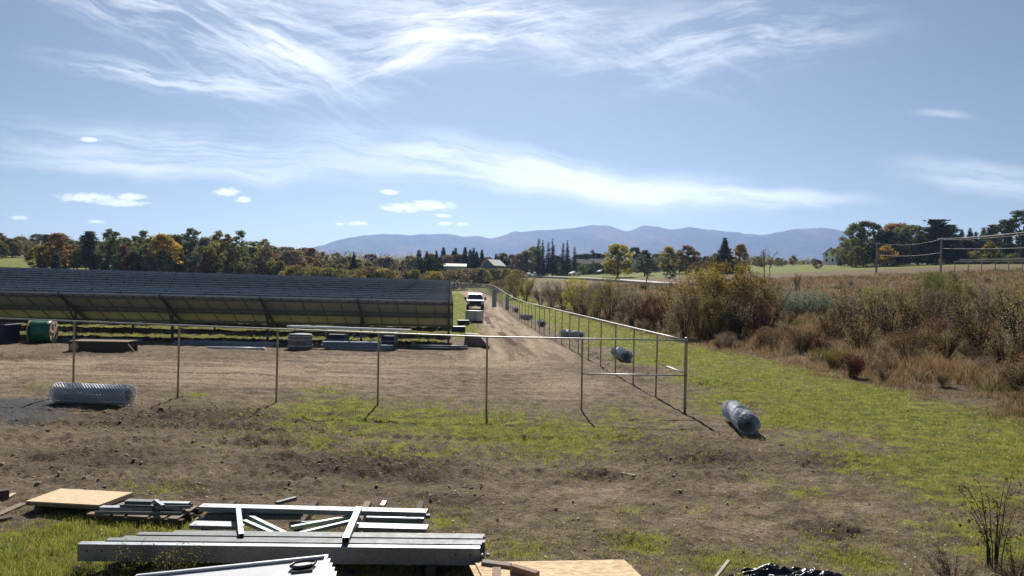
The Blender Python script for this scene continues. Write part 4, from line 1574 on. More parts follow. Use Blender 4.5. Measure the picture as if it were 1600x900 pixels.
    for k, f in enumerate((.15, .85)):
        a = cs[0].lerp(cs[3], f); b = cs[1].lerp(cs[2], f)
        g_ = gz(m_.x, m_.y)
        a = Vector((a.x, a.y, (zc - .065 + g_) / 2 - .02)); b = Vector((b.x, b.y, a.z))
        r = empty('dunnage_block', (a + b) / 2, 0, ('left timber bearer under the plywood stack', 'right timber bearer under the plywood stack')[k], 'timber bearer')
        MB().bar(*local(r, (a.lerp(b, .02), b.lerp(a, .02))), .1, (zc - .066 - g_) + .05).build('timber', M_TIMBER_DARK, r)

    # ---- pallet with short grey channels
    cs = [at(135, 803, .13), at(175, 783, .13), at(312, 789, .13), at(285, 811, .13)]
    zc = sum(c.z for c in cs) / 4
    cs = [Vector((c.x, c.y, zc)) for c in cs]
    r = empty('timber_pallet', sum(cs, Vector()) / 4, 0, 'weathered timber pallet carrying short grey channels, left of the steel bundle', 'pallet')
    ex = (cs[3] - cs[0]).normalized(); ey = (cs[1] - cs[0]); ly = ey.length; ey.normalize(); lx = (cs[3] - cs[0]).length
    o0 = cs[0] - r.location
    mb = MB()
    pos = 0.0
    k = 0
    while pos < lx - .1:
        wd = (.36, .17, .30, .22, .16)[k % 5]
        wd = min(wd, lx - pos)
        quad_slab(mb, [o0 + ex * pos, o0 + ex * pos + ey * ly, o0 + ex * (pos + wd) + ey * ly, o0 + ex * (pos + wd)], .02)
        pos += wd + .05
        k += 1
    mb.build('deck_boards', M_TIMBER, r)
    mb = MB()
    for f in (.06, .5, .94):
        mb.bar(o0 + ey * ly * f + Vector((0, 0, -.068)), o0 + ey * ly * f + ex * lx + Vector((0, 0, -.068)), .08, .09)
    mb.build('bearers', M_TIMBER_DARK, r)
    chans = [((152, 796), (287, 798), .17, .14), ((158, 791), (240, 792), .2, .1), ((190, 787), (243, 788.5), .23, .1), ((198, 781), (240, 782), .27, .12), ((244, 789), (300, 788), .23, .11), ((250, 784), (296, 785), .25, .1), ((243, 780), (255, 789), .28, .05)]
    pl = ['nearest grey channel lying across the pallet front', 'short grey channel behind the pallet front one, left half', 'short dark channel stacked third on the pallet, left half', 'topmost dark short channel at the back of the pallet',
          'pale short channel on the right half of the pallet', 'short grey channel at the back right of the pallet', 'stubby upright angle piece in the middle of the pallet load']
    for (a, b, z, w_), lab in zip(chans, pl):
        p = at(*a, z); q = at(*b, z)
        p.z = q.z = (p.z + q.z) / 2 - .05
        r = empty('steel_channel', (p + q) / 2, 0, lab, 'steel channel', 'short channels on the pallet')
        mb = MB()
        a_, b_ = local(r, (p, q))
        mb.profile(a_, b_, [(-w_ / 2, 0), (w_ / 2, 0), (w_ / 2, .05), (w_ / 2 - .005, .05), (w_ / 2 - .005, .006), (-w_ / 2 + .005, .006), (-w_ / 2 + .005, .05), (-w_ / 2, .05)] if rng.random() < .3 else
                   [(-w_ / 2, .05), (-w_ / 2, 0), (-w_ / 2 + .005, 0), (-w_ / 2 + .005, .044), (w_ / 2 - .005, .044), (w_ / 2 - .005, 0), (w_ / 2, 0), (w_ / 2, .05)][::-1])
        mb.build('section', M_GALV_DULL if 'dark' in lab else M_GALV, r)

    # ---- the middle bundle of bright sections
    def flat(a, b, z, w_, h, lab, mt=M_GALV, name='steel_section', grp='bright steel sections in the middle bundle', hole=True, dz2=0.0):
        p = at(*a, z); q = at(*b, z + dz2)
        if dz2 == 0:
            p.z = q.z = (p.z + q.z) / 2
        r = empty(name, (p + q) / 2, 0, lab, 'steel section', grp)
        a_, b_ = local(r, (p, q))
        mb = MB()
        hw_ = w_ / 2
        # inverted tray: flat top, sides turned down
        mb.profile(a_, b_, [(-hw_, 0), (-hw_, -h), (-hw_ + .005, -h), (-hw_ + .005, -.005), (hw_ - .005, -.005), (hw_ - .005, -h), (hw_, -h), (hw_, 0)][::1])
        mb.build('section', mt, r)
        if hole:
            d = (b_ - a_).normalized(); Ln = (b_ - a_).length
            for e in (.07, .6, Ln - .07):
                if e < Ln:
                    c = a_ + d * e
                    MB().box(c + Vector((0, rng.uniform(-.3, .3) * w_, .0015)), (.05, .018, .003)).build('slot', M_BLACK, r)
        return r
    flat((314, 789), (667, 798), .36, .17, .07, 'long bright steel section along the back top of the middle bundle')
    flat((322, 803), (472, 803), .27, .15, .06, 'bright section under the long back one, left half of the middle bundle', M_GALV_DULL)
    flat((300, 817), (383, 819), .24, .20, .05, 'wide bright plate section at the left front of the middle bundle')
    flat((306, 810), (400, 811), .21, .12, .05, 'grey section just behind the left front plate of the bundle', M_GALV_DULL)
    flat((452, 817), (540, 812), .17, .10, .05, 'dull section deep in the gap of the middle bundle', M_GALV_DULL)
    flat((556, 820), (668, 823), .25, .20, .05, 'wide bright plate section at the right front of the middle bundle')
    flat((572, 808), (662, 810), .24, .13, .06, 'bright section behind the right front plate of the bundle')
    flat((570, 803), (672, 804), .21, .08, .05, 'thin section peeking out at the right end of the middle bundle', M_GALV_DULL)
    # V of narrow angles lying on the bundle
    VM = principled('greenish_zinc', (.36, .42, .38), .5, .5, .15, 6)
    flat((385, 802), (449, 833), .28, .055, .05, 'upper left arm of the V of narrow angles in the bundle', VM, hole=False)
    flat((382, 812), (446, 840), .27, .055, .05, 'lower left arm of the V of narrow angles in the bundle', VM, hole=False)
    flat((455, 822), (560, 803), .29, .055, .05, 'upper right arm of the V of narrow angles in the bundle', VM, hole=False)
    flat((449, 836), (563, 809), .27, .055, .05, 'lower right arm of the V of narrow angles in the bundle', VM, hole=False)
    flat((372, 789), (377, 834), .40, .065, .06, 'loose upright bright angle lying across the left of the middle bundle', M_GALV, hole=False)
    flat((561, 791), (540, 840), .43, .085, .07, 'bright slotted angle lying across the right of the middle bundle', M_GALV)
    flat((432, 784), (462, 776), .16, .07, .05, 'dull channel end sticking out behind the middle bundle', M_GALV_DULL, hole=False)
    flat((597, 789), (601, 782), .2, .07, .05, 'short bright end piece standing behind the long back section', M_GALV, hole=False)
    for px, lab in ((330, 'left'), (470, 'middle'), (560, 'right'), (650, 'far right')):
        c = at(px, 822, .05)
        r = empty('dunnage_block', Vector((c.x, c.y, gz(c.x, c.y))), .05, 'timber bearer under the middle steel bundle, the %s one' % lab, 'timber bearer')
        MB().box((0, .35, .065), (.10, 1.25, .15), bev=.006).build('timber', M_TIMBER if lab == 'right' else M_TIMBER_DARK, r)

    # ---- strand board with offcuts
    zc = .22
    cs = [at(742, 878.5, zc), at(975, 874, zc)]
    ex = cs[1] - cs[0]; ex.z = 0
    c2 = cs[1] + Vector((.30, -1.22, 0)); c3 = cs[0] + Vector((.30, -1.22, 0))
    zc_ = (cs[0].z + cs[1].z) / 2
    cc = [Vector((c.x, c.y, zc_)) for c in (cs[0], cs[1], c2, c3)]
    for k, lab in enumerate(('top strand board sheet at the bottom of the view with timber offcuts on it', 'lower strand board sheet showing at the left under the top one')):
        dd = [Vector((c.x - .07 * k, c.y - .03 * k, c.z - .02 * k)) for c in cc]
        r = empty('strand_board', sum(dd, Vector()) / 4, 0, lab, 'board', 'strand board sheets')
        mb = MB()
        quad_slab(mb, local(r, dd), .018)
        mb.build('sheet', M_OSB, r)
    mid = sum(cc, Vector()) / 4
    for f, lab in ((.12, 'left'), (.88, 'right')):
        a = cc[0].lerp(cc[1], f); b = cc[3].lerp(cc[2], f)
        g_ = gz(mid.x, mid.y)
        r = empty('dunnage_block', Vector(((a.x + b.x) / 2, (a.y + b.y) / 2, g_)), 0, 'timber bearer under the strand board, the %s one' % lab, 'timber bearer')
        hgt = zc_ - .04 - g_
        MB().bar(Vector((a.x, a.y, g_ + hgt / 2 - .01)) - r.location, Vector((b.x, b.y, g_ + hgt / 2 - .01)) - r.location, .09, hgt).build('timber', M_TIMBER_DARK, r)
    GREYB = principled('grey_offcut', (.19, .165, .14), .85, 0, .25, 6, stretch=(8, 2, 8))
    BRN = principled('brown_offcut', (.22, .14, .10), .85, 0, .2, 6, stretch=(3, 8, 8))
    for (a, b, w_, h_, mt, lab) in (((754, 876), (798, 882), .11, .035, GREYB, 'thin grey offcut lying at the back left of the strand board'),
                                   ((800, 882), (840, 894), .09, .085, BRN, 'brown square timber offcut lying slantwise on the strand board'),
                                   ((776, 886), (776, 903), .10, .09, BRN, 'short brown timber block at the left front of the strand board')):
        p = at(*a, zc + h_); q = at(*b, zc + h_)
        p.z = q.z = zc_ + h_ / 2 + .002
        r = empty('timber_offcut', (p + q) / 2, 0, lab, 'offcut', 'timber offcuts')
        MB().bar(*local(r, (p, q)), w_, h_, bev=.004).build('timber', mt, r)

    # ---- black plastic sheet bundle and stick
    c = at(1222, 904)
    r = empty('plastic_sheet', Vector((c.x, c.y, gz(c.x, c.y) - .03)), 0.02, 'crumpled black plastic sheet lying at the bottom edge of the view', 'plastic sheet')
    nx, ny = 200, 100
    X, Y = np.meshgrid(np.linspace(-.82, .82, nx), np.linspace(-.55, .30, ny))
    wx = X + .16 * (fbm(X * 1.7, Y * 2.2, 3, 2) - .5); wy = Y + .16 * (fbm(X * 1.9, Y * 2.1, 6, 2) - .5)
    rid = 1 - np.abs(2 * fbm(wx * 1.9 + wy * 1.2, wy * 7.5 - wx * 2.2, 9, 2) - 1)
    rid2 = 1 - np.abs(2 * fbm(wx * 4.2 - wy * 3, wy * 9.0 + wx * 3, 19, 2) - 1)
    edge = np.minimum(sstep(.86, .60, np.abs(X) + .1 * np.sin(Y * 9)), sstep(.31, .10, Y + .06 * np.sin(X * 6) + .04 * np.sin(X * 17)))
    Z = (.02 + .085 * rid ** 2.2 + .045 * rid2 ** 2 + .05 * np.sin(X * 3 + 1)) * edge - .01
    i = (np.arange(ny - 1)[:, None] * nx + np.arange(nx - 1)[None, :]).ravel()
    mp = bpy.data.materials.new('black_sheeting')
    mp.use_nodes = True
    pb = mp.node_tree.nodes['Principled BSDF']
    pb.inputs['Base Color'].default_value = (.012, .013, .017, 1)
    pb.inputs['Roughness'].default_value = .34
    pb.inputs['Specular IOR Level'].default_value = .4
    part('film', mesh_np('film', np.stack([X.ravel(), Y.ravel(), Z.ravel()], 1), np.stack([i, i + 1, i + nx + 1, i + nx], 1), mp, smooth=True), r)
    p = at(1118, 903, .03); q = at(1139, 876, .13)
    r = empty('timber_stake', (p + q) / 2, 0, 'pale split timber stake leaning on the black plastic sheet', 'stake')
    a_, b_ = local(r, (p, q))
    MB().bar(a_, b_, .045, .03, bev=.004).build('timber', principled('grey_pine', (.40, .35, .28), .8, 0, .2, 5, stretch=(2, 9, 9)), r)
    # ---- dark planks at the left edge
    for (a, b, z, w_, h_, lab, mt) in (((-30, 770), (14, 764), .16, .14, .14, 'dark square timber end at the upper left edge of the yard', M_TIMBER_DARK),
                                   ((-25, 812), (38, 785), .05, .13, .05, 'grey plank lying slantwise at the left edge', M_TIMBER),
                                   ((-40, 816), (18, 806), .05, .13, .05, 'dark broken plank lying lowest at the left edge', M_TIMBER_DARK),
                                   ((10, 776), (22, 770), .04, .08, .04, 'small pale plank end beside the dark square timber', M_PINE),
                                   ((972, 738), (993, 742), .04, .10, .035, 'short grey plank piece lost on the bare soil', M_TIMBER)):
        p = at(*a, z); q = at(*b, z)
        r = empty('timber_plank', (p + q) / 2 - Vector((0, 0, h_ / 2 - .0)), 0, lab, 'plank', 'loose planks')
        a_, b_ = local(r, (p - Vector((0, 0, h_ / 2)), q - Vector((0, 0, h_ / 2))))
        MB().bar(a_, b_, w_, h_, bev=.006).build('timber', mt, r)


build_foreground()


# ------------------------------------------------------------------ grass blades, clods and leaf litter
def surf(x, y):
    c = cover(x, y)
    return ground_z(x, y) + relief(x, y, c) * sstep(5.5, 8, y), c


def blades(P, n_per, hgt, wid, rng, spread, lean=0.45):
    """P: (N,3) tuft bases; a triangle fan blade bent once: 5 verts as quad + tip triangle -> here 4-vertex kite"""
    N = len(P)
    idx = np.repeat(np.arange(N), n_per)
    M = len(idx)
    H = (hgt if np.ndim(hgt) == 0 else np.asarray(hgt)[idx]) * rng.uniform(.45, 1.15, M)
    W = (wid if np.ndim(wid) == 0 else np.asarray(wid)[idx]) * rng.uniform(.6, 1.2, M)
    S = (spread if np.ndim(spread) == 0 else np.asarray(spread)[idx])
    a = rng.uniform(0, 2 * np.pi, M)
    b = P[idx] + np.stack([np.cos(a), np.sin(a), np.zeros(M)], 1) * (S * rng.uniform(0, 1, M) ** .6)[:, None]
    ld = rng.uniform(0, 2 * np.pi, M)
    ln = rng.uniform(0.05, lean, M) * H * 1.3
    top = b + np.stack([np.cos(ld) * ln, np.sin(ld) * ln, H], 1)
    mid = b + np.stack([np.cos(ld) * ln * .35, np.sin(ld) * ln * .35, H * .6], 1)
    f = rng.uniform(0, 2 * np.pi, M)
    sd = np.stack([np.cos(f), np.sin(f), np.zeros(M)], 1) * (W / 2)[:, None]
    V = np.stack([b - sd * .7, b + sd * .7, mid + sd, top, mid - sd], 1).reshape(-1, 3)
    k = np.arange(M)[:, None] * 5
    F4 = np.concatenate([k, k + 1, k + 2, k + 4], 1)
    F3 = np.concatenate([k + 4, k + 2, k + 3, k + 3], 1)
    return V, F4, F3


def mesh_mixed(name, V, F4, F3, mat):
    me = bpy.data.meshes.new(name)
    V = np.ascontiguousarray(V, dtype=np.float32)
    me.vertices.add(len(V)); me.vertices.foreach_set('co', V.ravel())
    loops = np.concatenate([F4.ravel(), F3[:, :3].ravel()]).astype(np.int32)
    me.loops.add(len(loops)); me.loops.foreach_set('vertex_index', loops)
    st = np.concatenate([np.arange(len(F4)) * 4, len(F4) * 4 + np.arange(len(F3)) * 3]).astype(np.int32)
    me.polygons.add(len(st)); me.polygons.foreach_set('loop_start', st)
    me.update(calc_edges=True)
    me.materials.append(mat)
    return me


def scatter(n, d0, d1, rng, umax=0.86):
    """points ahead of the camera stand, thicker close by"""
    d = np.exp(rng.uniform(np.log(d0), np.log(d1), n))
    u = rng.uniform(-umax, umax, n)
    return d * u, d


def build_ground_cover():
    rng = np.random.default_rng(5)
    G1 = leafmat('turf_green', (0.105, 0.160, 0.018), (0.400, 0.410, 0.065), 0.45, (0.38, 0.32, 0.13), 0.0)
    x, y = scatter(230000, 7.6, 150, rng)
    z, c = surf(x, y)
    pr = c['grass'] * (0.25 + 1.0 * fbm(x * 1.6, y * 1.6, 61, 3)) * (0.35 + 1.1 * (fbm(x * .35, y * .35, 67, 2)))
    keep = (rng.uniform(0, 1, len(x)) < pr * 0.95) & (c['scrub'] < .6)
    x, y, z = x[keep], y[keep], z[keep]
    dist = y
    tall = fbm(x * .5, y * .5, 3, 2)
    left_tall = np.exp(-(((x + 5.6) / 2.2) ** 2 + ((y - 9.4) / 1.3) ** 2))
    H = (0.045 + 0.05 * tall + .09 * left_tall * sstep(.35, .65, fbm(x * 1.3, y * 1.3, 9, 2))) * (1 + dist / 120)
    W = 0.006 * np.maximum(1, dist / 13)
    V, F4, F3 = blades(np.stack([x, y, z - .01], 1), 5, H, W, rng, 0.06 * np.maximum(1, dist / 25), .8)
    tag(link('grass', mesh_mixed('grass', V, F4, F3, G1)), 'short patchy green grass on the torn up yard', 'grass', kind='stuff')
    # dead straw lying over the soil
    D1 = leafmat('dead_straw', (0.26, 0.20, 0.12), (0.46, 0.38, 0.25), 0.2, (0.10, 0.075, 0.05), 0.0)
    x, y = scatter(80000, 7.6, 70, rng)
    z, c = surf(x, y)
    keep = (rng.uniform(0, 1, len(x)) < (0.30 + .5 * c['grass'] + .3 * c['light'] - .3 * c['dark'])) & (c['scrub'] < .7)
    x, y, z = x[keep], y[keep], z[keep]
    V, F4, F3 = blades(np.stack([x, y, z - .005], 1), 3, 0.045 * (1 + y / 150), 0.005 * np.maximum(1, y / 13), rng, 0.07, 1.9)
    tag(link('dead_grass', mesh_mixed('dead_grass', V, F4, F3, D1)), 'dead straw and stubble strewn over the bare soil', 'dead grass', kind='stuff')
    # clods
    x, y = scatter(90000, 7.8, 60, rng)
    z, c = surf(x, y)
    keep = rng.uniform(0, 1, len(x)) < (0.015 + 0.34 * c['dark'] - .25 * c['grass'] - .3 * c['light']) * (.3 + 1.2 * fbm(x * .9, y * .9, 77, 3))
    x, y, z = x[keep], y[keep], z[keep]
    n = len(x)
    ico = np.array([(0, 0, 1), (.89, 0, .45), (.28, .85, .45), (-.72, .53, .45), (-.72, -.53, .45), (.28, -.85, .45), (.72, .53, -.45), (-.28, .85, -.45), (-.89, 0, -.45), (-.28, -.85, -.45), (.72, -.53, -.45), (0, 0, -1)])
    fi = np.array([(0, 1, 2), (0, 2, 3), (0, 3, 4), (0, 4, 5), (0, 5, 1), (1, 6, 2), (2, 7, 3), (3, 8, 4), (4, 9, 5), (5, 10, 1), (2, 6, 7), (3, 7, 8), (4, 8, 9), (5, 9, 10), (1, 10, 6), (11, 7, 6), (11, 8, 7), (11, 9, 8), (11, 10, 9), (11, 6, 10)])
    s = (0.007 + 0.030 * rng.uniform(0, 1, n) ** 3.5) * (1 + y / 60)
    jit = rng.uniform(.55, 1.25, (n, 12, 1))
    th = rng.uniform(0, 6.28, n)
    R_ = np.zeros((n, 3, 3)); R_[:, 0, 0] = np.cos(th); R_[:, 0, 1] = -np.sin(th); R_[:, 1, 0] = np.sin(th); R_[:, 1, 1] = np.cos(th); R_[:, 2, 2] = .65
    V = np.einsum('nij,nkj->nki', R_, ico[None] * jit * rng.uniform(.7, 1.4, (n, 1, 3))) * s[:, None, None] + np.stack([x, y, z + s * .12], 1)[:, None, :]
    Fq = (fi[None] + (np.arange(n) * 12)[:, None, None]).reshape(-1, 3)
    m = bpy.data.materials.new('soil_clods')
    m.use_nodes = True
    g = NT(m.node_tree)
    b = m.node_tree.nodes['Principled BSDF']
    geo = g.n('ShaderNodeNewGeometry')
    g.link(g.mix(geo.outputs['Random Per Island'], (0.12, 0.09, 0.062, 1), (0.38, 0.30, 0.21, 1)), b.inputs['Base Color'])
    b.inputs['Roughness'].default_value = 1
    b.inputs['Specular IOR Level'].default_value = .05
    tag(link('dirt', mesh_np('dirt', V.reshape(-1, 3), Fq, m)), 'loose clods of dark turned soil', 'soil', kind='stuff')
    # fallen leaves and pale chips
    x, y = scatter(15000, 7.6, 48, rng)
    z, c = surf(x, y)
    keep = rng.uniform(0, 1, len(x)) < np.clip(.16 + .035 * (x - 1) + .25 * sstep(20, 9, y), .05, .6) * (.2 + 1.3 * fbm(x * .7, y * .7, 87, 2))
    x, y, z = x[keep], y[keep], z[keep]
    n = len(x)
    s = (0.010 + .016 * rng.uniform(0, 1, n) ** 2) * (1 + y / 45)
    a = rng.uniform(0, 6.28, n)
    nt = rng.normal(0, .35, (n, 2))
    u = np.stack([np.cos(a), np.sin(a), nt[:, 0]], 1) * s[:, None]
    w = np.stack([-np.sin(a), np.cos(a), nt[:, 1]], 1) * (s * rng.uniform(.4, .9, n))[:, None]
    P = np.stack([x, y, z + .018], 1)
    V = np.stack([P - u, P + w * .9, P + u, P - w], 1).reshape(-1, 3)
    LM = leafmat('fallen_leaf', (0.30, 0.23, 0.13), (0.62, 0.55, 0.42), 0.2, (0.45, 0.22, 0.05), 0.0)
    tag(link('leaves', mesh_np('leaves', V, np.arange(4 * n).reshape(n, 4), LM)), 'pale fallen leaves and chips scattered over the soil', 'leaf litter', kind='stuff')


build_ground_cover()


# ------------------------------------------------------------------ vegetation meshes (all in units of their own height)
M_BARK = principled('grey_brown_bark', (0.085, 0.068, 0.055), 0.95, 0, 0.3, 8, 0.4, 20, spec=.1)
M_TWIG = principled('dark_twigs', (0.060, 0.044, 0.036), 0.95, 0, 0.3, 8, spec=.1)
M_TWIG_PALE = principled('grey_twigs', (0.17, 0.135, 0.115), 0.95, 0, 0.3, 8, spec=.1)

LEAF = dict(
    green=leafmat('leaf_green', (0.075, 0.105, 0.032), (0.17, 0.195, 0.06), 0.5, (0.24, 0.23, 0.08)),
    olive=leafmat('leaf_olive', (0.105, 0.108, 0.042), (0.235, 0.21, 0.07), 0.5, (0.33, 0.27, 0.1)),
    yellowgreen=leafmat('leaf_yellow_green', (0.161, 0.170, 0.033), (0.341, 0.296, 0.053), .5, (0.538, 0.395, 0.090)),
    yellow=leafmat('leaf_yellow', (0.341, 0.224, 0.033), (0.592, 0.395, 0.062), .5, (0.216, 0.161, 0.053)),
    orange=leafmat('leaf_orange', (0.2, 0.105, 0.035), (0.36, 0.2, 0.065), 0.5, (0.14, 0.1, 0.04)),
    rust=leafmat('leaf_rust', (0.14, 0.092, 0.055), (0.255, 0.165, 0.092), 0.48, (0.29, 0.22, 0.11)),
    red=leafmat('leaf_red', (0.15, 0.055, 0.045), (0.27, 0.1, 0.07), 0.48, (0.16, 0.1, 0.05)),
    maroon=leafmat('leaf_maroon', (0.075, 0.022, 0.029), (0.152, 0.039, 0.047), .25),
    brown=leafmat('leaf_brown', (0.13, 0.105, 0.078), (0.25, 0.2, 0.14), 0.46, (0.34, 0.28, 0.18)),
    dark=leafmat('needle_dark', (0.03, 0.048, 0.028), (0.072, 0.092, 0.046), 0.35),
    pine=leafmat('needle_pine', (0.058, 0.085, 0.04), (0.135, 0.155, 0.068), 0.42),
    bluegreen=leafmat('leaf_blue_green', (0.152, 0.189, 0.134), (0.287, 0.313, 0.224), .42),
    amber=leafmat('leaf_amber_mixed', (0.150, 0.125, 0.030), (0.420, 0.310, 0.075), .5, (0.090, 0.080, 0.035)),
    gold=leafmat('leaf_gold_mixed', (0.115, 0.098, 0.034), (0.29, 0.215, 0.065), 0.5, (0.08, 0.066, 0.035)),
)


def leaf_quads(C, size, rng, aspect=(.5, 1.0), flat=0.0):
    n = len(C)
    a = rng.normal(0, 1, (n, 3)); a[:, 2] *= (1 - flat)
    a /= np.linalg.norm(a, axis=1)[:, None] + 1e-9
    b = rng.normal(0, 1, (n, 3))
    b -= a * (a * b).sum(1)[:, None]
    b /= np.linalg.norm(b, axis=1)[:, None] + 1e-9
    s = (size * rng.uniform(.6, 1.35, n))[:, None]
    b = b * rng.uniform(*aspect, n)[:, None]
    V = np.stack([C - a * s, C + b * s * .8, C + a * s, C - b * s * .8], 1).reshape(-1, 3)
    return V


def leaf_mesh(name, C, size, rng, mat, **kw):
    V = leaf_quads(np.asarray(C), size, rng, **kw)
    return mesh_np(name, V, np.arange(len(V)).reshape(-1, 4), mat)


def broad_tree(seed, rad=0.36, base=0.22, clumps=46, per=56, leaf=0.025, cr=0.095, open_=0.0, top=1.0):
    rng = np.random.default_rng(seed)
    mb = MB()
    lean = rng.normal(0, .02, 2)
    tp = [(lean[0] * t * 2, lean[1] * t * 2, t) for t in (0, .12, .3, .5, .72)]
    mb.tube(tp, [.026, .02, .016, .011, .005], 6)
    C = []
    lobes = rng.uniform(0, 6.28, 3)
    for i in range(clumps):
        t = (i + rng.uniform(0, 1)) / clumps
        z = base + (top - base) * t ** .9
        prof = math.sin(math.pi * min(1, max(0.03, (z - base) / (top - base) * .86 + .12))) ** .62
        ph = rng.uniform(0, 6.28)
        lob = 1 + .22 * math.sin(2 * ph + lobes[0]) + .14 * math.sin(5 * z * 3 + lobes[1] + ph)
        r = rad * prof * lob * (rng.uniform(.25, 1) ** .45)
        c = np.array([r * math.cos(ph), r * math.sin(ph), min(z, 1 - cr * .5)])
        k = int(per * rng.uniform(.55, 1.3))
        e = rng.normal(0, 1, (k, 3)); e /= np.linalg.norm(e, axis=1)[:, None]
        e *= (rng.uniform(0, 1, k) ** .45)[:, None]
        sc = cr * rng.uniform(.65, 1.35)
        C.append(c + e * np.array([1.15, 1.15, .75]) * sc)
        if i % 3 == 0 and r > .08:
            z0 = max(.12, c[2] - .22 - r * .4)
            f = z0 / .72
            mb.tube([(lean[0] * 2 * z0, lean[1] * 2 * z0, z0), tuple(c * [.5, .5, 0] + [0, 0, (z0 + c[2]) / 2 + .02]), tuple(c)], [.009, .006, .002], 4)
    C = np.concatenate(C)
    return mb.mesh('trunk', M_BARK), leaf_mesh('crown', C, leaf, rng, LEAF['green'])


def spruce_tree(seed, rad=0.19, levels=17, leaf=0.020, gap=.0, base=.06):
    rng = np.random.default_rng(seed)
    mb = MB()
    mb.tube([(0, 0, 0), (0, 0, .5), (0, 0, .98)], [.018, .011, .002], 6)
    C = []
    for l in range(levels):
        t = l / (levels - 1)
        z = base + (1 - base) * t ** .92
        R = rad * (1 - t) ** .85 * rng.uniform(.8, 1.15) + .008
        nb = max(4, int(9 * (1 - t) + 4))
        for k in range(nb):
            if rng.uniform() < gap:
                continue
            a = 2 * math.pi * (k + rng.uniform(-.3, .3)) / nb + l
            r_ = R * rng.uniform(.7, 1.15)
            m = max(5, int(60 * r_ / .19))
            f = rng.uniform(.05, 1, m)
            x = f * r_
            wob = rng.normal(0, .012, (m, 2)) * (1.3 - f)[:, None]
            C.append(np.stack([x * math.cos(a) - wob[:, 0] * math.sin(a) * 1.5, x * math.sin(a) + wob[:, 0] * math.cos(a) * 1.5,
                               z - .22 * x + .35 * x * x / max(rad, .05) * .4 + wob[:, 1] - .004], 1))
    C = np.concatenate(C)
    C[:, 2] = np.clip(C[:, 2], .02, 1)
    return mb.mesh('trunk', M_BARK), leaf_mesh('crown', C, leaf, rng, LEAF['dark'], aspect=(.3, .6))


def pine_tree(seed, rad=.30, base=.18, levels=18, leaf=.027):
    """uneven whorls of flat, upswept boughs"""
    rng = np.random.default_rng(seed)
    mb = MB()
    mb.tube([(0, 0, 0), (.01, 0, .5), (0, .01, .97)], [.022, .014, .003], 6)
    C = []
    for l in range(levels):
        t = l / (levels - 1)
        z = base + (.97 - base) * t
        R = rad * (1 - .75 * t ** 1.4) * rng.uniform(.6, 1.15)
        for k in range(5):
            if rng.uniform() < .14:
                continue
            a = rng.uniform(0, 6.28)
            r_ = R * rng.uniform(.55, 1.1)
            tip = np.array([r_ * math.cos(a), r_ * math.sin(a), z + .05 * rng.uniform(.2, 1.4)])
            mb.tube([(0, 0, z - .02), tuple(tip * [.5, .5, 0] + [0, 0, z]), tuple(tip)], [.006, .004, .0015], 4)
            m = int(120 * r_ / .3) + 20
            f = rng.uniform(.25, 1.05, m)[:, None]
            p = np.array([0, 0, z]) * (1 - f) + tip * f + rng.normal(0, 1, (m, 3)) * np.array([.036, .036, .026])
            C.append(p)
    C = np.concatenate(C)
    C[:, 2] = np.clip(C[:, 2], .05, 1)
    return mb.mesh('trunk', M_BARK), leaf_mesh('crown', C, leaf, rng, LEAF['pine'], aspect=(.3, .7), flat=.4)


def grow_stems(rng, n, spread, h=(.6, 1.0), rad=.008, twigs=4, base_r=.06, curve=.3, twig_l=.25):
    """stems that rise from one foot, and twigs on them; returns the wood and the points where leaves sit"""
    mb = MB()
    pts = []
    for i in range(n):
        a = rng.uniform(0, 6.28)
        H = rng.uniform(*h)
        s = spread * rng.uniform(.15, 1.0)
        p0 = np.array([base_r * rng.uniform(0, 1) * math.cos(a), base_r * rng.uniform(0, 1) * math.sin(a), 0])
        P = []
        for j in range(5):
            t = j / 4
            P.append(p0 + np.array([math.cos(a) * s * t ** (1 + curve), math.sin(a) * s * t ** (1 + curve), H * t ** .95]) + rng.normal(0, .012, 3) * t)
        P[0][2] = -.03
        mb.tube([tuple(p) for p in P], [rad, rad * .85, rad * .65, rad * .45, rad * .2], 4, cap=False)
        for k in range(twigs):
            t = rng.uniform(.3, .97)
            j = min(3, int(t * 4)); f = t * 4 - j
            q = P[j] * (1 - f) + P[j + 1] * f
            b = a + rng.normal(0, 1.1)
            L = twig_l * rng.uniform(.4, 1.1) * (1.15 - .5 * t)
            e = q + np.array([math.cos(b) * L * .7, math.sin(b) * L * .7, L * rng.uniform(.25, .9)])
            m = (q + e) / 2 + rng.normal(0, .01, 3)
            mb.tube([tuple(q), tuple(m), tuple(e)], [rad * .38, rad * .28, rad * .14], 3, cap=False)
            for _ in range(3):
                pts.append(q + (e - q) * rng.uniform(.2, 1.1))
            for q2 in range(2):
                f2 = rng.uniform(.35, .9)
                s2 = q + (e - q) * f2
                e2 = s2 + rng.normal(0, 1, 3) * np.array([.06, .06, .045]) + np.array([0, 0, .03])
                mb.tube([tuple(s2), tuple(e2)], [rad * .2, rad * .1], 3, cap=False)
                pts.append(s2 + (e2 - s2) * rng.uniform(.3, 1)); pts.append(e2)
        for t in (.7, .85, 1.0):
            pts.append(P[int(t * 4)])
    return mb, np.array(pts)


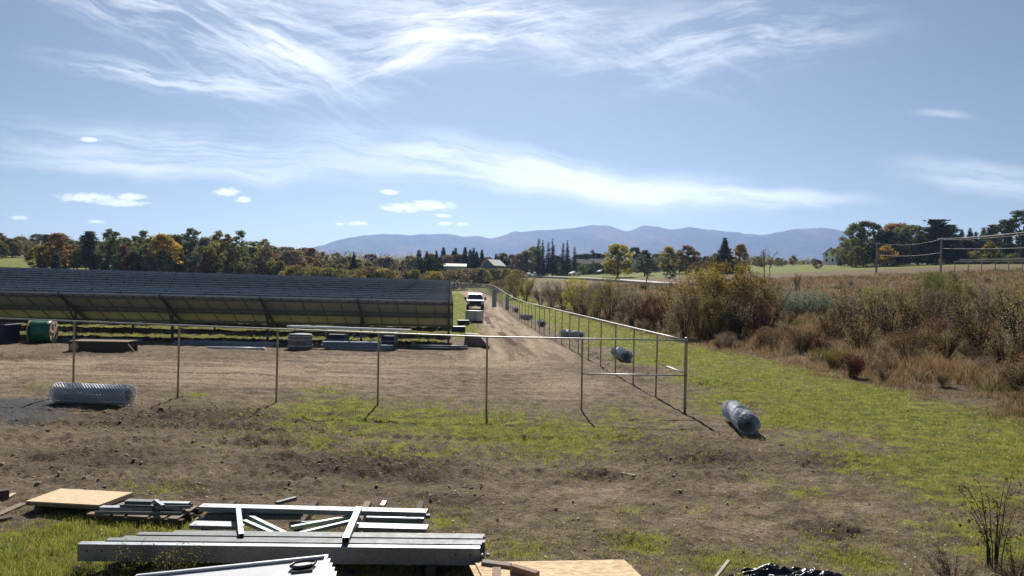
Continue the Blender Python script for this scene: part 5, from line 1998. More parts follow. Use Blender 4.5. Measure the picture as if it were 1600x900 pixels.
def shrub(seed, n=16, spread=.45, twigs=6, leaves=2600, leaf=.013, sig=.035, rad=.008, h=(.6, 1.0), wood=None, curve=.3, low=0.0):
    rng = np.random.default_rng(seed)
    mb, pts = grow_stems(rng, n, spread, h, rad, twigs, .08, curve)
    me = mb.mesh('stems', wood or M_TWIG)
    C = pts[rng.integers(0, len(pts), leaves)] + rng.normal(0, sig, (leaves, 3))
    if low:
        k = int(leaves * low)
        a = rng.uniform(0, 6.28, k); r = spread * .9 * rng.uniform(0, 1, k) ** .5
        C[:k] = np.stack([r * np.cos(a), r * np.sin(a), rng.uniform(.03, .5, k)], 1)
    C[:, 2] = np.clip(C[:, 2], .015, 1.05)
    return me, leaf_mesh('foliage', C, leaf, rng, LEAF['olive'], aspect=(.45, .9))


def dome_shrub(seed, rad=.58, clumps=110, per=70, leaf=.0125, cr=.075, gap=.12):
    rng = np.random.default_rng(seed)
    mb, pts = grow_stems(rng, 34, rad * .8, (.5, .97), .0065, 8, .12, .25, .22)
    C = []
    for i in range(clumps):
        ph = rng.uniform(0, 6.28); t = rng.uniform(0, 1)
        z = .10 + .84 * t ** .8
        r = rad * math.sqrt(max(0.02, 1 - (z / 1.02) ** 2.2)) * rng.uniform(.35, 1.0) ** .5 * (1 + .16 * math.sin(3 * ph + seed) + .1 * math.sin(7 * ph))
        if rng.uniform() < gap:
            continue
        k = int(per * rng.uniform(.4, 1.4))
        C.append(np.array([r * math.cos(ph), r * math.sin(ph), z]) + rng.normal(0, cr * .55, (k, 3)))
    C.append(pts[rng.integers(0, len(pts), 900)] + rng.normal(0, .02, (900, 3)))
    C = np.concatenate(C)
    C[:, 2] = np.clip(C[:, 2], .02, 1.04)
    return mb.mesh('stems', M_TWIG), leaf_mesh('foliage', C, leaf, rng, LEAF['olive'], aspect=(.45, .9))


def bare_tree(seed):
    rng = np.random.default_rng(seed)
    mb = MB()

    def br(p, d, L, r, depth):
        q = p + d * L
        mb.tube([tuple(p), tuple((p + q) / 2 + rng.normal(0, .01, 3)), tuple(q)], [r, r * .8, r * .6], 4, cap=False)
        if depth == 0:
            return
        for k in range(3 if depth > 1 else 4):
            nd = d + rng.normal(0, .42, 3) + np.array([0, 0, .12])
            nd /= np.linalg.norm(nd)
            br(p + d * L * rng.uniform(.55, 1), nd, L * rng.uniform(.55, .75), r * .55, depth - 1)
    br(np.zeros(3), np.array([0, 0, 1.0]), .40, .018, 4)
    V = np.array([tuple(v) for v in mb.v])
    mb.v = [tuple(v / V[:, 2].max()) for v in V]
    return mb.mesh('branches', M_TWIG_PALE)


TREES = dict(
    round=[broad_tree(s, .37, .10, 84, 95, leaf=.0205, cr=.085) for s in (1, 2, 3, 4)],
    oval=[broad_tree(s, .25, .08, 72, 90, cr=.07, leaf=.02) for s in (11, 12, 13, 14)],
    tall=[broad_tree(s, .155, .26, 42, 62, cr=.052, leaf=.016) for s in (21, 22, 23, 24)],
    low=[broad_tree(s, .52, .04, 52, 60, leaf=.03, cr=.13) for s in (31, 32, 33)],
    oak=[broad_tree(s, .47, .06, 130, 95, leaf=.019, cr=.09) for s in (41, 42, 43)],
    spruce=[spruce_tree(s, .2, 22, .026) for s in (51, 52, 53)],
    thin=[spruce_tree(s, .125, 20, .016, .22, .12) for s in (54, 55)],
    pine=[pine_tree(s) for s in (61, 62, 63)],
)
COUNT = {}


def put_tree(px, py, D, kind, leaf, w=1.0, label=None, group=None, name=None, cat='tree', sink=0.0, foot=None):
    """a tree whose top the photograph shows at px, py, standing D metres ahead"""
    if foot:
        D = at(px, foot, lo=60).y
    p = on_ray(px, py, D)
    g_ = gz(p.x, p.y)
    h = max(1.5, p.z - g_ + sink)
    i = COUNT.get(kind, 0); COUNT[kind] = i + 1
    tr, cr = TREES[kind][i % len(TREES[kind])]
    name = name or {'spruce': 'spruce_tree', 'thin': 'spruce_tree', 'pine': 'pine_tree', 'low': 'round_bush'}.get(kind, 'autumn_tree')
    r = empty(name, (p.x, p.y, g_ - sink), RND.uniform(0, 6.28), label, cat, group)
    part('trunk', tr, r)
    o = part('crown', cr, r)
    o.material_slots[0].link = 'OBJECT'
    o.material_slots[0].material = LEAF[leaf]
    r.scale = (h * w, h * w, h)
    return r


LINE = {
    'green': 'green-leaved tree in the long tree line behind the solar panels', 'olive': 'dull olive tree in the long tree line behind the solar panels',
    'rust': 'rust-brown tree in the long tree line behind the solar panels', 'orange': 'orange-brown tree in the long tree line behind the solar panels',
    'yellowgreen': 'yellow-green tree in the long tree line behind the solar panels', 'pine': 'dark pine in the long tree line behind the solar panels',
    'brown': 'half bare brown tree in the long tree line behind the solar panels', 'dark': 'blackish evergreen in the long tree line behind the solar panels'}


def build_trees():
    rng = random.Random(44)
    # single trees that stand out at the left
    put_tree(91, 365, 216, 'oval', 'orange', 1.05, 'broad cone-shaped orange-brown tree standing nearest the grassy slope')
    put_tree(64, 384, 216, 'round', 'yellowgreen', 1.25, 'low yellow-green tree left of the orange cone-shaped one')
    put_tree(141, 362, 222, 'pine', 'pine', 1.1, 'open-crowned pine just right of the orange cone-shaped tree')
    put_tree(170, 358, 214, 'tall', 'green', 1.0, 'tall thin-stemmed tree left of the red-leaved one')
    put_tree(182, 362, 217, 'tall', 'green', .9, 'tall thin-stemmed tree whose base the red-leaved one hides')
    put_tree(193, 384, 214, 'oval', 'red', .8, 'red-leaved small tree among the tall thin ones')
    put_tree(228, 361, 216, 'tall', 'green', 1.25, 'tall dark-stemmed green tree touching the yellow tree')
    put_tree(256, 367, 213, 'oval', 'yellow', 1.35, 'bright yellow-orange tree in the middle of the left tree line')
    put_tree(300, 358, 212, 'tall', 'pine', 1.3, 'tallest open-crowned tree right of the yellow one')
    put_tree(341, 361, 211, 'tall', 'yellowgreen', 1.05, 'first of three close tall green trees with light crowns')
    put_tree(357, 366, 211, 'tall', 'yellowgreen', 1.0, 'middle one of three close tall green trees')
    put_tree(374, 361, 211, 'tall', 'green', 1.05, 'last of three close tall green trees with light crowns')
    put_tree(414, 374, 214, 'tall', 'olive', 1.2, 'tall lone crown rising right of the three close green trees')
    # the mixed wood behind and between, two ranks deep
    def top(px):
        return float(np.interp(px, [-60, 0, 60, 130, 250, 330, 420, 480, 560, 640, 700], [360, 361, 364, 366, 368, 370, 377, 388, 397, 402, 404]))
    for rank, (d0, d1, dy, n) in enumerate(((285, 330, 2, 60), (240, 270, 11, 56), (208, 224, 26, 58))):
        for i in range(n):
            px = -40 + (i + rng.uniform(.1, .9)) * (700 / n)
            py = top(px) + dy + rng.uniform(-3, 9)
            if px < 60:
                leaf = rng.choice(['orange', 'rust', 'rust', 'olive', 'yellowgreen'])
                if rank == 2:
                    continue
            elif px < 400:
                leaf = rng.choice(['pine', 'green', 'olive', 'rust', 'brown', 'green', 'dark'])
            else:
                leaf = rng.choice(['olive', 'rust', 'brown', 'brown', 'olive', 'dark', 'orange'])
            kind = {'pine': 'pine', 'dark': 'spruce'}.get(leaf) or rng.choice(['round', 'oval', 'oval', 'tall'])
            w = {'tall': 1.5, 'spruce': 1.3}.get(kind, 1.2) * rng.uniform(.9, 1.25)
            put_tree(px, py, rng.uniform(d0, d1), kind, leaf, w, LINE[leaf], 'tree line: ' + leaf)
    # low growth at the far edge of the array
    for i in range(26):
        px = 430 + i * 11 + rng.uniform(-5, 5)
        py = float(np.interp(px, [430, 600, 700], [420, 424, 428])) + rng.uniform(-7, 5)
        leaf = rng.choice(['yellowgreen', 'olive', 'olive', 'brown', 'green'])
        put_tree(px, py, rng.uniform(200, 216), 'low', leaf, rng.uniform(1.0, 1.6), {'yellowgreen': 'yellow-green bush', 'olive': 'olive bush', 'brown': 'brown bush', 'green': 'green bush'}[leaf] + ' in the low belt behind the last panel row', 'bushes behind the last panel row: ' + leaf, cat='bush')
    # dark evergreens round the barn
    put_tree(553, 394, 235, 'spruce', 'dark', 1.3, 'lone dark spruce left of the two round dark evergreens')
    put_tree(656, 404, 232, 'low', 'dark', .75, 'left one of two round dark evergreens beside the bright-roofed barn')
    put_tree(678, 403, 230, 'low', 'dark', .85, 'right one of two round dark evergreens beside the bright-roofed barn')
    for px, py in ((655, 391), (667, 393), (682, 392), (693, 387), (708, 392), (712, 388), (727, 387), (735, 390), (740, 388), (753, 391), (745, 393), (775, 397)):
        put_tree(px, py, rng.uniform(318, 345), 'spruce', 'dark', rng.uniform(1.4, 1.8), 'dark spruce in the clump behind the barns', 'spruces behind the barns')
    for px, py, leaf in ((640, 400, 'rust'), (672, 397, 'orange'), (700, 399, 'rust'), (718, 398, 'orange'), (762, 402, 'rust'), (786, 396, 'green'), (800, 398, 'rust'), (812, 397, 'rust'), (824, 392, 'olive'), (835, 386, 'green')):
        put_tree(px, py, rng.uniform(322, 350), 'round', leaf, 1.0, {'rust': 'rust-brown tree', 'orange': 'orange tree', 'green': 'green tree', 'olive': 'olive tree'}[leaf] + ' among the spruces between the barns and the road', 'trees between the barns and the road: ' + leaf)
    for px, py, lab in ((842, 372, 'tallest thin spruce at the left of the spruce row by the road'), (848, 375, 'thin spruce touching the tallest one by the road'), (857, 377, 'third thin spruce of the row by the road'), (864, 373, 'fourth thin spruce of the row, as tall as the first'),
                        (880, 379, 'fifth thin spruce of the row by the road'), (887, 376, 'sixth thin spruce of the row by the road'), (898, 384, 'shortest and last thin spruce of the row by the road')):
        put_tree(px, py, 300 + rng.uniform(-8, 8), 'thin', 'dark', 1.25, lab, 'thin spruces by the road')
    for px, py in ((905, 398), (915, 397), (932, 396), (926, 400), (945, 398), (870, 400)):
        put_tree(px, py, 335, 'round', 'dark', 1.3, 'dark evergreen behind the village roofs', 'dark trees behind the village roofs')
    put_tree(926, 391, 330, 'tall', 'dark', .9, 'single dark tuft-topped pine above the village roofs')
    put_tree(966, 382, 240, 'round', 'yellowgreen', 1.35, 'large yellow-green tree by the bend of the road')
    put_tree(992, 387, 330, 'round', 'dark', 1.0, 'dark round tree right behind the large yellow-green one')
    put_tree(1008, 391, 250, 'oval', 'green', 1.1, 'pale green tree right of the large yellow-green one')
    put_tree(1044, 386, 262, 'round', 'yellowgreen', .95, 'rounded light green tree left of the red-brown one')
    put_tree(1062, 392, 268, 'oval', 'dark', 1.0, 'dark tree between the light green and the red-brown one')
    put_tree(1073, 384, 245, 'oval', 'rust', 1.45, 'red-brown tree on the edge of the meadow')
    put_tree(1088, 393, 250, 'oval', 'rust', 1.0, 'smaller red-brown tree leaning on the big one')
    put_tree(1133, 372, 235, 'spruce', 'dark', 2.0, 'large dark spruce standing alone above the big bush')
    put_tree(1157, 382, 238, 'oval', 'yellow', 1.15, 'yellow tree beside the large dark spruce')
    for px in list(range(985, 1130, 13)) + list(range(1180, 1285, 12)):
        lf = rng.choice(['olive', 'green', 'rust', 'dark', 'brown', 'yellowgreen'])
        lo_ = px > 1170
        put_tree(px + rng.uniform(-4, 4), (404 if lo_ else 399) + rng.uniform(-4, 5), rng.uniform(318, 360), rng.choice(['round', 'oval', 'low']), lf, 1.25,
                 {'olive': 'dull olive', 'green': 'plain green', 'rust': 'rust-brown', 'dark': 'blackish green', 'brown': 'thin brown', 'yellowgreen': 'light yellow-green'}[lf] + ' tree in the far hedgerow beyond the meadow', 'far hedgerow beyond the meadow: ' + lf)
    put_tree(1048, 414, 205, 'low', 'dark', .9, 'small dark bush at the meadow edge', cat='bush')
    put_tree(1278, 406, 285, 'low', 'maroon', 1.0, 'dark red round bush on the meadow beside the white house', cat='bush', foot=420)
    put_tree(1316, 400, 290, 'low', 'dark', 1.05, 'dark trimmed round bush in front of the white house', cat='bush', foot=416)
    put_tree(1331, 402, 285, 'low', 'olive', .9, 'olive bush right of the trimmed one by the white house', cat='bush', foot=417)
    # wood at the right
    put_tree(1350, 347, 262, 'oak', 'green', 1.0, 'large spreading green tree right beside the white house')
    put_tree(1398, 350, 285, 'oak', 'orange', 1.0, 'orange-topped tree rising between the spreading green ones')
    put_tree(1388, 362, 255, 'oak', 'dark', 1.05, 'dark dense tree under the orange-topped one')
    put_tree(1422, 352, 275, 'oak', 'green', 1.0, 'green tree with gaps right of the orange-topped one')
    put_tree(1385, 384, 246, 'low', 'yellow', .9, 'yellow undergrowth tree in front of the dark dense one')
    put_tree(1340, 385, 250, 'round', 'olive', 1.1, 'olive tree at the foot of the large spreading one')
    put_tree(1436, 368, 250, 'pine', 'pine', 1.35, 'light green pine left of the broad dark pine')
    put_tree(1465, 344, 255, 'pine', 'dark', 1.75, 'broad dark pine behind the utility pole')
    put_tree(1482, 352, 265, 'pine', 'dark', 1.5, 'second broad dark pine, on the far side of the utility pole')
    for px, py, k, lf, w in ((1450, 366, 'oak', 'dark', .9), (1503, 359, 'spruce', 'dark', 1.4), (1516, 357, 'spruce', 'dark', 1.5), (1525, 363, 'spruce', 'dark', 1.4), (1537, 356, 'spruce', 'dark', 1.5), (1546, 364, 'spruce', 'pine', 1.3), (1552, 352, 'pine', 'pine', 1.1), (1490, 372, 'oak', 'dark', .9), (1515, 376, 'oak', 'dark', 1), (1535, 376, 'oak', 'dark', 1)):
        put_tree(px, py, rng.uniform(255, 285), k, lf, w, 'dark evergreen in the grove between the utility pole and the tall pines', 'dark grove behind the wires')
    for px in list(range(1336, 1480, 14)) + list(range(1486, 1640, 13)):
        lf = rng.choice(['green', 'olive', 'dark', 'pine', 'rust'])
        put_tree(px + rng.uniform(-4, 4), 374 + rng.uniform(-5, 12), rng.uniform(268, 300), rng.choice(['oak', 'round', 'oval']), lf, 1.15,
                 {'green': 'plain green', 'olive': 'dull olive', 'dark': 'blackish green', 'pine': 'grey-green', 'rust': 'rust-brown'}[lf] + ' tree filling the wood behind the utility poles', 'wood behind the utility poles: ' + lf)
    put_tree(1547, 379, 238, 'oval', 'yellowgreen', 1.3, 'yellow-green young tree below the tall pines')
    put_tree(1525, 392, 236, 'low', 'olive', 1.1, 'olive round bush left of the yellow-green young tree', cat='bush')
    for px, py, w, lab in ((1568, 344, 1.6, 'tall open pine at the left of the group under the wires'), (1582, 341, 1.5, 'tall open pine in the middle of the group under the wires'), (1598, 329, 1.6, 'tallest open pine, at the picture edge'), (1622, 334, 1.6, 'tall open pine just beyond the picture edge')):
        put_tree(px, py, 250, 'tall', 'pine', w, lab)
    for px, py, lf in ((1560, 395, 'pine'), (1585, 396, 'olive'), (1605, 392, 'pine'), (1640, 380, 'dark')):
        put_tree(px, py, 240, 'low', lf, 1.1, 'low green growth under the tall open pines', 'low growth under the tall pines', cat='bush')
    for i in range(24):
        px = 845 + i * 8.2 + rng.uniform(-3, 3)
        put_tree(px, 412.5 + rng.uniform(-2, 2.5), rng.uniform(296, 312), 'low', rng.choice(['dark', 'dark', 'green']), rng.uniform(.8, 1.3), 'dark bush in the hedge before the village houses', 'hedge before the village', cat='bush')
    for i in range(16):
        px = 690 + i * 8 + rng.uniform(-3, 3)
        put_tree(px, (420.8 if px < 738 else 420) + rng.uniform(-1.5, 2.5), rng.uniform(236, 262), 'low', rng.choice(['olive', 'brown', 'olive']), rng.uniform(.9, 1.4), 'olive-brown bush in the thicket below the barns', 'thicket below the barns', cat='bush')
    # leafless trees on the meadow
    bm = [bare_tree(s) for s in (3, 5, 8)]
    for i, (px, py, D, lab) in enumerate(((1172, 396, 150, 'bare spindly tree just right of the yellow tree'), (1195, 385, 150, 'bare forked tree, taller of the pair on the meadow'), (1203, 388, 158, 'bare tree touching the forked one'),
                                      (1240, 396, 300, 'small bare round tree far out on the meadow'), (1245, 424, 80, 'leafless sapling in the scrub below the meadow'), (1010, 412, 130, 'bare sapling above the bush belt'))):
        p = on_ray(px, py, D)
        g_ = gz(p.x, p.y)
        r = empty('bare_tree', (p.x, p.y, g_), i * 1.3, lab, 'tree')
        part('branches', bm[i % 3], r)
        h = p.z - g_
        r.scale = (h * .8, h * .8, h)
    # far woods along the crest
    g2 = np.random.default_rng(9)
    C = []
    n = 900
    xs = np.linspace(-420, 560, n) + g2.uniform(-1, 1, n)
    ys = g2.uniform(440, 500, n)
    zs = ground_z(xs, ys)
    for x, y, z in zip(xs, ys, zs):
        h = g2.uniform(4.5, 8.0) + (5 if x < -60 else 0)
        k = 95
        e = g2.normal(0, 1, (k, 3)); e /= np.linalg.norm(e, axis=1)[:, None]
        C.append(np.array([x, y, z + h * .5]) + e * np.array([3.2, 3.2, h * .55]) * g2.uniform(.4, 1.05, (k, 1)))
    C = np.concatenate(C)
    tag(link('forest', leaf_mesh('forest', C, .62, g2, LEAF['olive'])), 'low far woods along the crest of the fields', 'forest', kind='stuff')


build_trees()

# ------------------------------------------------------------------ scrub on the right
SHRUBS = dict(
    leafy=[shrub(s, 22, .52, 8, 4600, .0165, .055, .007, low=.16) for s in (1, 2, 3)],
    twiggy=[shrub(s, 26, .50, 9, 1500, .0135, .04, .0085, (.5, 1.0)) for s in (4, 5, 6)],
    dense=[shrub(s, 20, .55, 7, 5200, .020, .065, .007, (.5, .95), low=.3) for s in (7, 8, 9)],
    dome=[dome_shrub(s) for s in (71, 72, 73)],
    whip=[shrub(s, 12, .34, 5, 330, .018, .035, .0065, (.7, 1.0), curve=.9) for s in (14, 15)],
)


def put_shrub(px, py, D, kind, leaf, w=1.0, label=None, group=None, base=None, twig=None):
    p = on_ray(px, py, D)
    g_ = gz(p.x, p.y)
    h = max(.5, p.z - g_)
    i = COUNT.get(kind, 0); COUNT[kind] = i + 1
    st, fo = SHRUBS[kind][i % len(SHRUBS[kind])]
    r = empty('shrub', (p.x, p.y, g_ - .03), RND.uniform(0, 6.28), label, 'shrub', group)
    a = part('stems', st, r)
    o = part('foliage', fo, r)
    o.material_slots[0].link = 'OBJECT'
    o.material_slots[0].material = LEAF[leaf]
    if twig:
        a.material_slots[0].link = 'OBJECT'
        a.material_slots[0].material = twig
    r.scale = (h * w, h * w, h)
    return r


def build_scrub():
    rng = random.Random(12)
    # belt beside the track fence, from far to near
    belt = [(775, 437, 165, 'dense', 'olive', 1.3), (795, 434, 140, 'dome', 'brown', 1.0), (806, 425, 128, 'dome', 'olive', .9), (822, 434, 120, 'leafy', 'yellowgreen', 1.0), (845, 440, 108, 'twiggy', 'brown', 1.1), (862, 438, 104, 'dome', 'brown', .9),
            (880, 441, 98, 'twiggy', 'rust', 1.0), (903, 432, 92, 'dome', 'yellowgreen', .8), (914, 448, 86, 'twiggy', 'brown', 1.1), (934, 440, 84, 'dome', 'brown', .8), (955, 431, 80, 'dome', 'olive', .85), (972, 445, 76, 'twiggy', 'brown', 1.0),
            (988, 452, 70, 'dome', 'brown', .8), (1003, 458, 67, 'twiggy', 'rust', 1.2), (1022, 464, 63, 'dome', 'maroon', .8), (1040, 446, 66, 'dome', 'gold', .8), (1052, 462, 60, 'twiggy', 'rust', 1.0)]
    words_ = {'olive': 'dull olive', 'green': 'dark green', 'yellowgreen': 'yellow-green', 'brown': 'dry brown', 'rust': 'rust-coloured', 'maroon': 'dark red', 'gold': 'golden', 'amber': 'amber'}
    for b in belt:
        put_shrub(*b, words_[b[4]] + ' shrub in the belt behind the long side fence', 'shrub belt behind the side fence: ' + b[4])
    # the big many-stemmed bush
    for i, (px, py, D, k, lf, w, lab) in enumerate((
            (1135, 403, 56, 'dome', 'amber', .92, 'highest golden shrub at the heart of the great bush behind the corner post'),
            (1096, 418, 54, 'dome', 'amber', .9, 'golden shrub on the left shoulder of the great bush'),
            (1172, 424, 55, 'dome', 'amber', .92, 'golden shrub on the right shoulder of the great bush'),
            (1072, 455, 52, 'dome', 'brown', .8, 'low brown shrub at the left foot of the great bush'),
            (1118, 462, 50, 'dome', 'olive', .85, 'dense olive shrub in front of the great bush'),
            (1150, 452, 50, 'twiggy', 'brown', 1.0, 'dark twiggy shrub in front of the great bush'),
            (1185, 462, 50, 'twiggy', 'maroon', 1.0, 'purplish twiggy shrub at the right foot of the great bush'),
            (1205, 445, 56, 'twiggy', 'rust', .9, 'rusty thin shrub at the right end of the great bush'))):
        put_shrub(px, py, D, k, lf, w, lab)
    right = [(1262, 500, 42, 'twiggy', 'brown', 1.0), (1300, 462, 47, 'twiggy', 'gold', .8), (1330, 440, 50, 'twiggy', 'rust', .8), (1352, 432, 58, 'dome', 'brown', .7), (1368, 434, 54, 'dome', 'olive', .7), (1395, 452, 41, 'twiggy', 'brown', .9),
             (1345, 470, 37, 'twiggy', 'rust', .95), (1420, 446, 47, 'leafy', 'gold', .8), (1448, 416, 62, 'dome', 'green', .65), (1475, 412, 64, 'dome', 'green', .7), (1460, 440, 52, 'dome', 'brown', .75), (1500, 430, 56, 'dome', 'olive', .7),
             (1510, 448, 43, 'twiggy', 'brown', .9), (1545, 432, 50, 'dome', 'brown', .7), (1530, 462, 37, 'twiggy', 'gold', .9), (1580, 432, 47, 'twiggy', 'olive', .85), (1600, 470, 33, 'twiggy', 'brown', .95), (1575, 500, 30, 'twiggy', 'rust', .95), (1640, 450, 36, 'leafy', 'olive', .9),
             (1420, 500, 33, 'twiggy', 'rust', 1.0), (1480, 490, 36, 'twiggy', 'gold', 1.0), (1680, 470, 33, 'twiggy', 'brown', 1.), (1655, 420, 56, 'leafy', 'gold', .9)]
    for b in right:
        b = (b[0], b[1] + 9) + b[2:]
        put_shrub(*b, words_[b[4]] + {'twiggy': ' leafless looking shrub', 'leafy': ' leafy shrub', 'dense': ' dense low-branched shrub', 'dome': ' rounded shrub'}[b[3]] + ' in the tall scrub below the utility wires', 'tall scrub below the wires: %s %s' % (b[4], b[3]))
    for px, py, D, lab in ((1278, 453, 72, 'pale blue-green low shrub left of the pair under the meadow'), (1322, 460, 66, 'pale blue-green low shrub, the nearer of the pair under the meadow'), (1238, 452, 74, 'dark blue-green low shrub beside the leafless sapling'), (1545, 476, 60, 'pale blue-green shrub showing between bare stems')):
        put_shrub(px, py, D, 'dense', 'bluegreen', 1.2, lab)
    # small growth scattered over the rough slope
    k = 0
    while k < 215:
        D = math.exp(rng.uniform(math.log(22), math.log(150 if k < 120 else 75)))
        u = rng.uniform(.05, .80)
        x = D * u
        ux = x - float(x_scrub(D))
        if ux < .6:
            continue
        h = rng.uniform(.5, 1.25) * (1 if k < 120 else 1.15) * (1.3 if D > 60 else 1)
        lf = rng.choice(['brown', 'rust', 'brown', 'olive', 'rust', 'gold', 'maroon'] if D < 80 else ['brown', 'olive', 'rust', 'brown', 'maroon'])
        kd = rng.choice(['twiggy', 'dense', 'leafy'])
        i = COUNT.get(kd, 0); COUNT[kd] = i + 1
        st, fo = SHRUBS[kd][i % 3]
        lab = {'brown': 'knee-high dry brown bush', 'rust': 'knee-high rust-coloured bush', 'olive': 'knee-high olive bush', 'gold': 'knee-high golden bush', 'maroon': 'knee-high purplish bush'}[lf] + ' on the rough slope right of the fence'
        r = empty('bush', (x, D, gz(x, D) - .02), rng.uniform(0, 6.28), lab, 'bush', 'low bushes on the rough slope: ' + lf)
        part('stems', st, r)
        o = part('foliage', fo, r)
        o.material_slots[0].link = 'OBJECT'
        o.material_slots[0].material = LEAF[lf]
        s = h * rng.uniform(.9, 1.4)
        r.scale = (s, s, h)
        k += 1
    # tall dead grass and goldenrod
    g2 = np.random.default_rng(15)
    cols = (('dry_grass', (0.200, 0.140, 0.072), (0.420, 0.310, 0.170), (0.26, 0.13, 0.055), 0, 'tall straw-coloured dead grass on the rough slope', 'dead grass'),
            ('dry_weeds', (0.135, 0.100, 0.072), (0.300, 0.215, 0.140), (0.42, 0.34, 0.23), 1, 'rusty dead weeds mixed through the rough slope', 'weeds'),
            ('green_weeds', (0.070, 0.078, 0.022), (0.200, 0.185, 0.050), (0.30, 0.22, 0.10), 2, 'olive goldenrod and weeds mixed through the rough slope', 'weeds'))
    for name, c1, c2, c3, w_, lab, ct in cols:
        x, y = scatter(170000, 11, 170, g2, .84)
        keep = x > 0
        x, y = x[keep], y[keep]
        c = cover(x, y)
        pt = fbm(x * .22, y * .22, 200, 3) + .35 * (fbm(x * 1.1, y * 1.1, 204, 2) - .5)
        sel = (sstep(.50, .57, pt), sstep(.58, .50, pt) * sstep(.38, .44, pt), sstep(.46, .39, pt))[w_]
        cl = fbm(x * .75, y * .75, 210, 3)
        keep = g2.uniform(0, 1, len(x)) < c['scrub'] * (.10 + .9 * sel) * sstep(.28, .62, cl)
        x, y, cl = x[keep], y[keep], cl[keep]
        z = ground_z(x, y)
        edge = np.clip((x - x_scrub(y)) / 3.0, .25, 1)
        H = (.22 + 1.25 * sstep(.35, .75, cl) * fbm(x * .4, y * .4, 220, 2)) * edge * (1.0, .95, .8)[w_]
        W = .011 * np.maximum(1, y / 20)
        V, F4, F3 = blades(np.stack([x, y, z - .02], 1), 6, H, W, g2, .15 * np.maximum(1, y / 30), .75)
        tag(link(name, mesh_mixed(name, V, F4, F3, leafmat(name, c1, c2, .35, c3, 0.0))), lab, ct, kind='stuff')
    # bush cut by the lower right corner
    for px, pyb, pyt, D, k, lf, w, lab in ((1556, 892, 742, 9.7, 'whip', 'gold', 1.05, 'thin-stemmed shrub with few yellow leaves in the lower right corner'),
                                        (1625, 880, 762, 9.9, 'whip', 'orange', 1.1, 'arching dark-stemmed shrub with orange leaves at the right edge'),
                                        (1590, 905, 852, 9.2, 'twiggy', 'brown', 1.6, 'low brown twig tangle under the thin-stemmed corner shrub'),
                                        (1490, 908, 868, 9.0, 'twiggy', 'brown', 1.5, 'dry twig tangle left of the thin-stemmed corner shrub')):
        put_shrub(px, pyt, D, k, lf, w, lab)
    for px, py, D, lf, lab in ((206, 868, 8.85, 'green', 'small leafy weed in front of the long channel stack, the left one'), (258, 880, 8.75, 'olive', 'small leafy weed in front of the long channel stack, the middle one'), (292, 878, 8.75, 'olive', 'small leafy weed in front of the long channel stack, the right one')):
        put_shrub(px, py, D, 'whip', lf, 1.3, lab)


build_scrub()


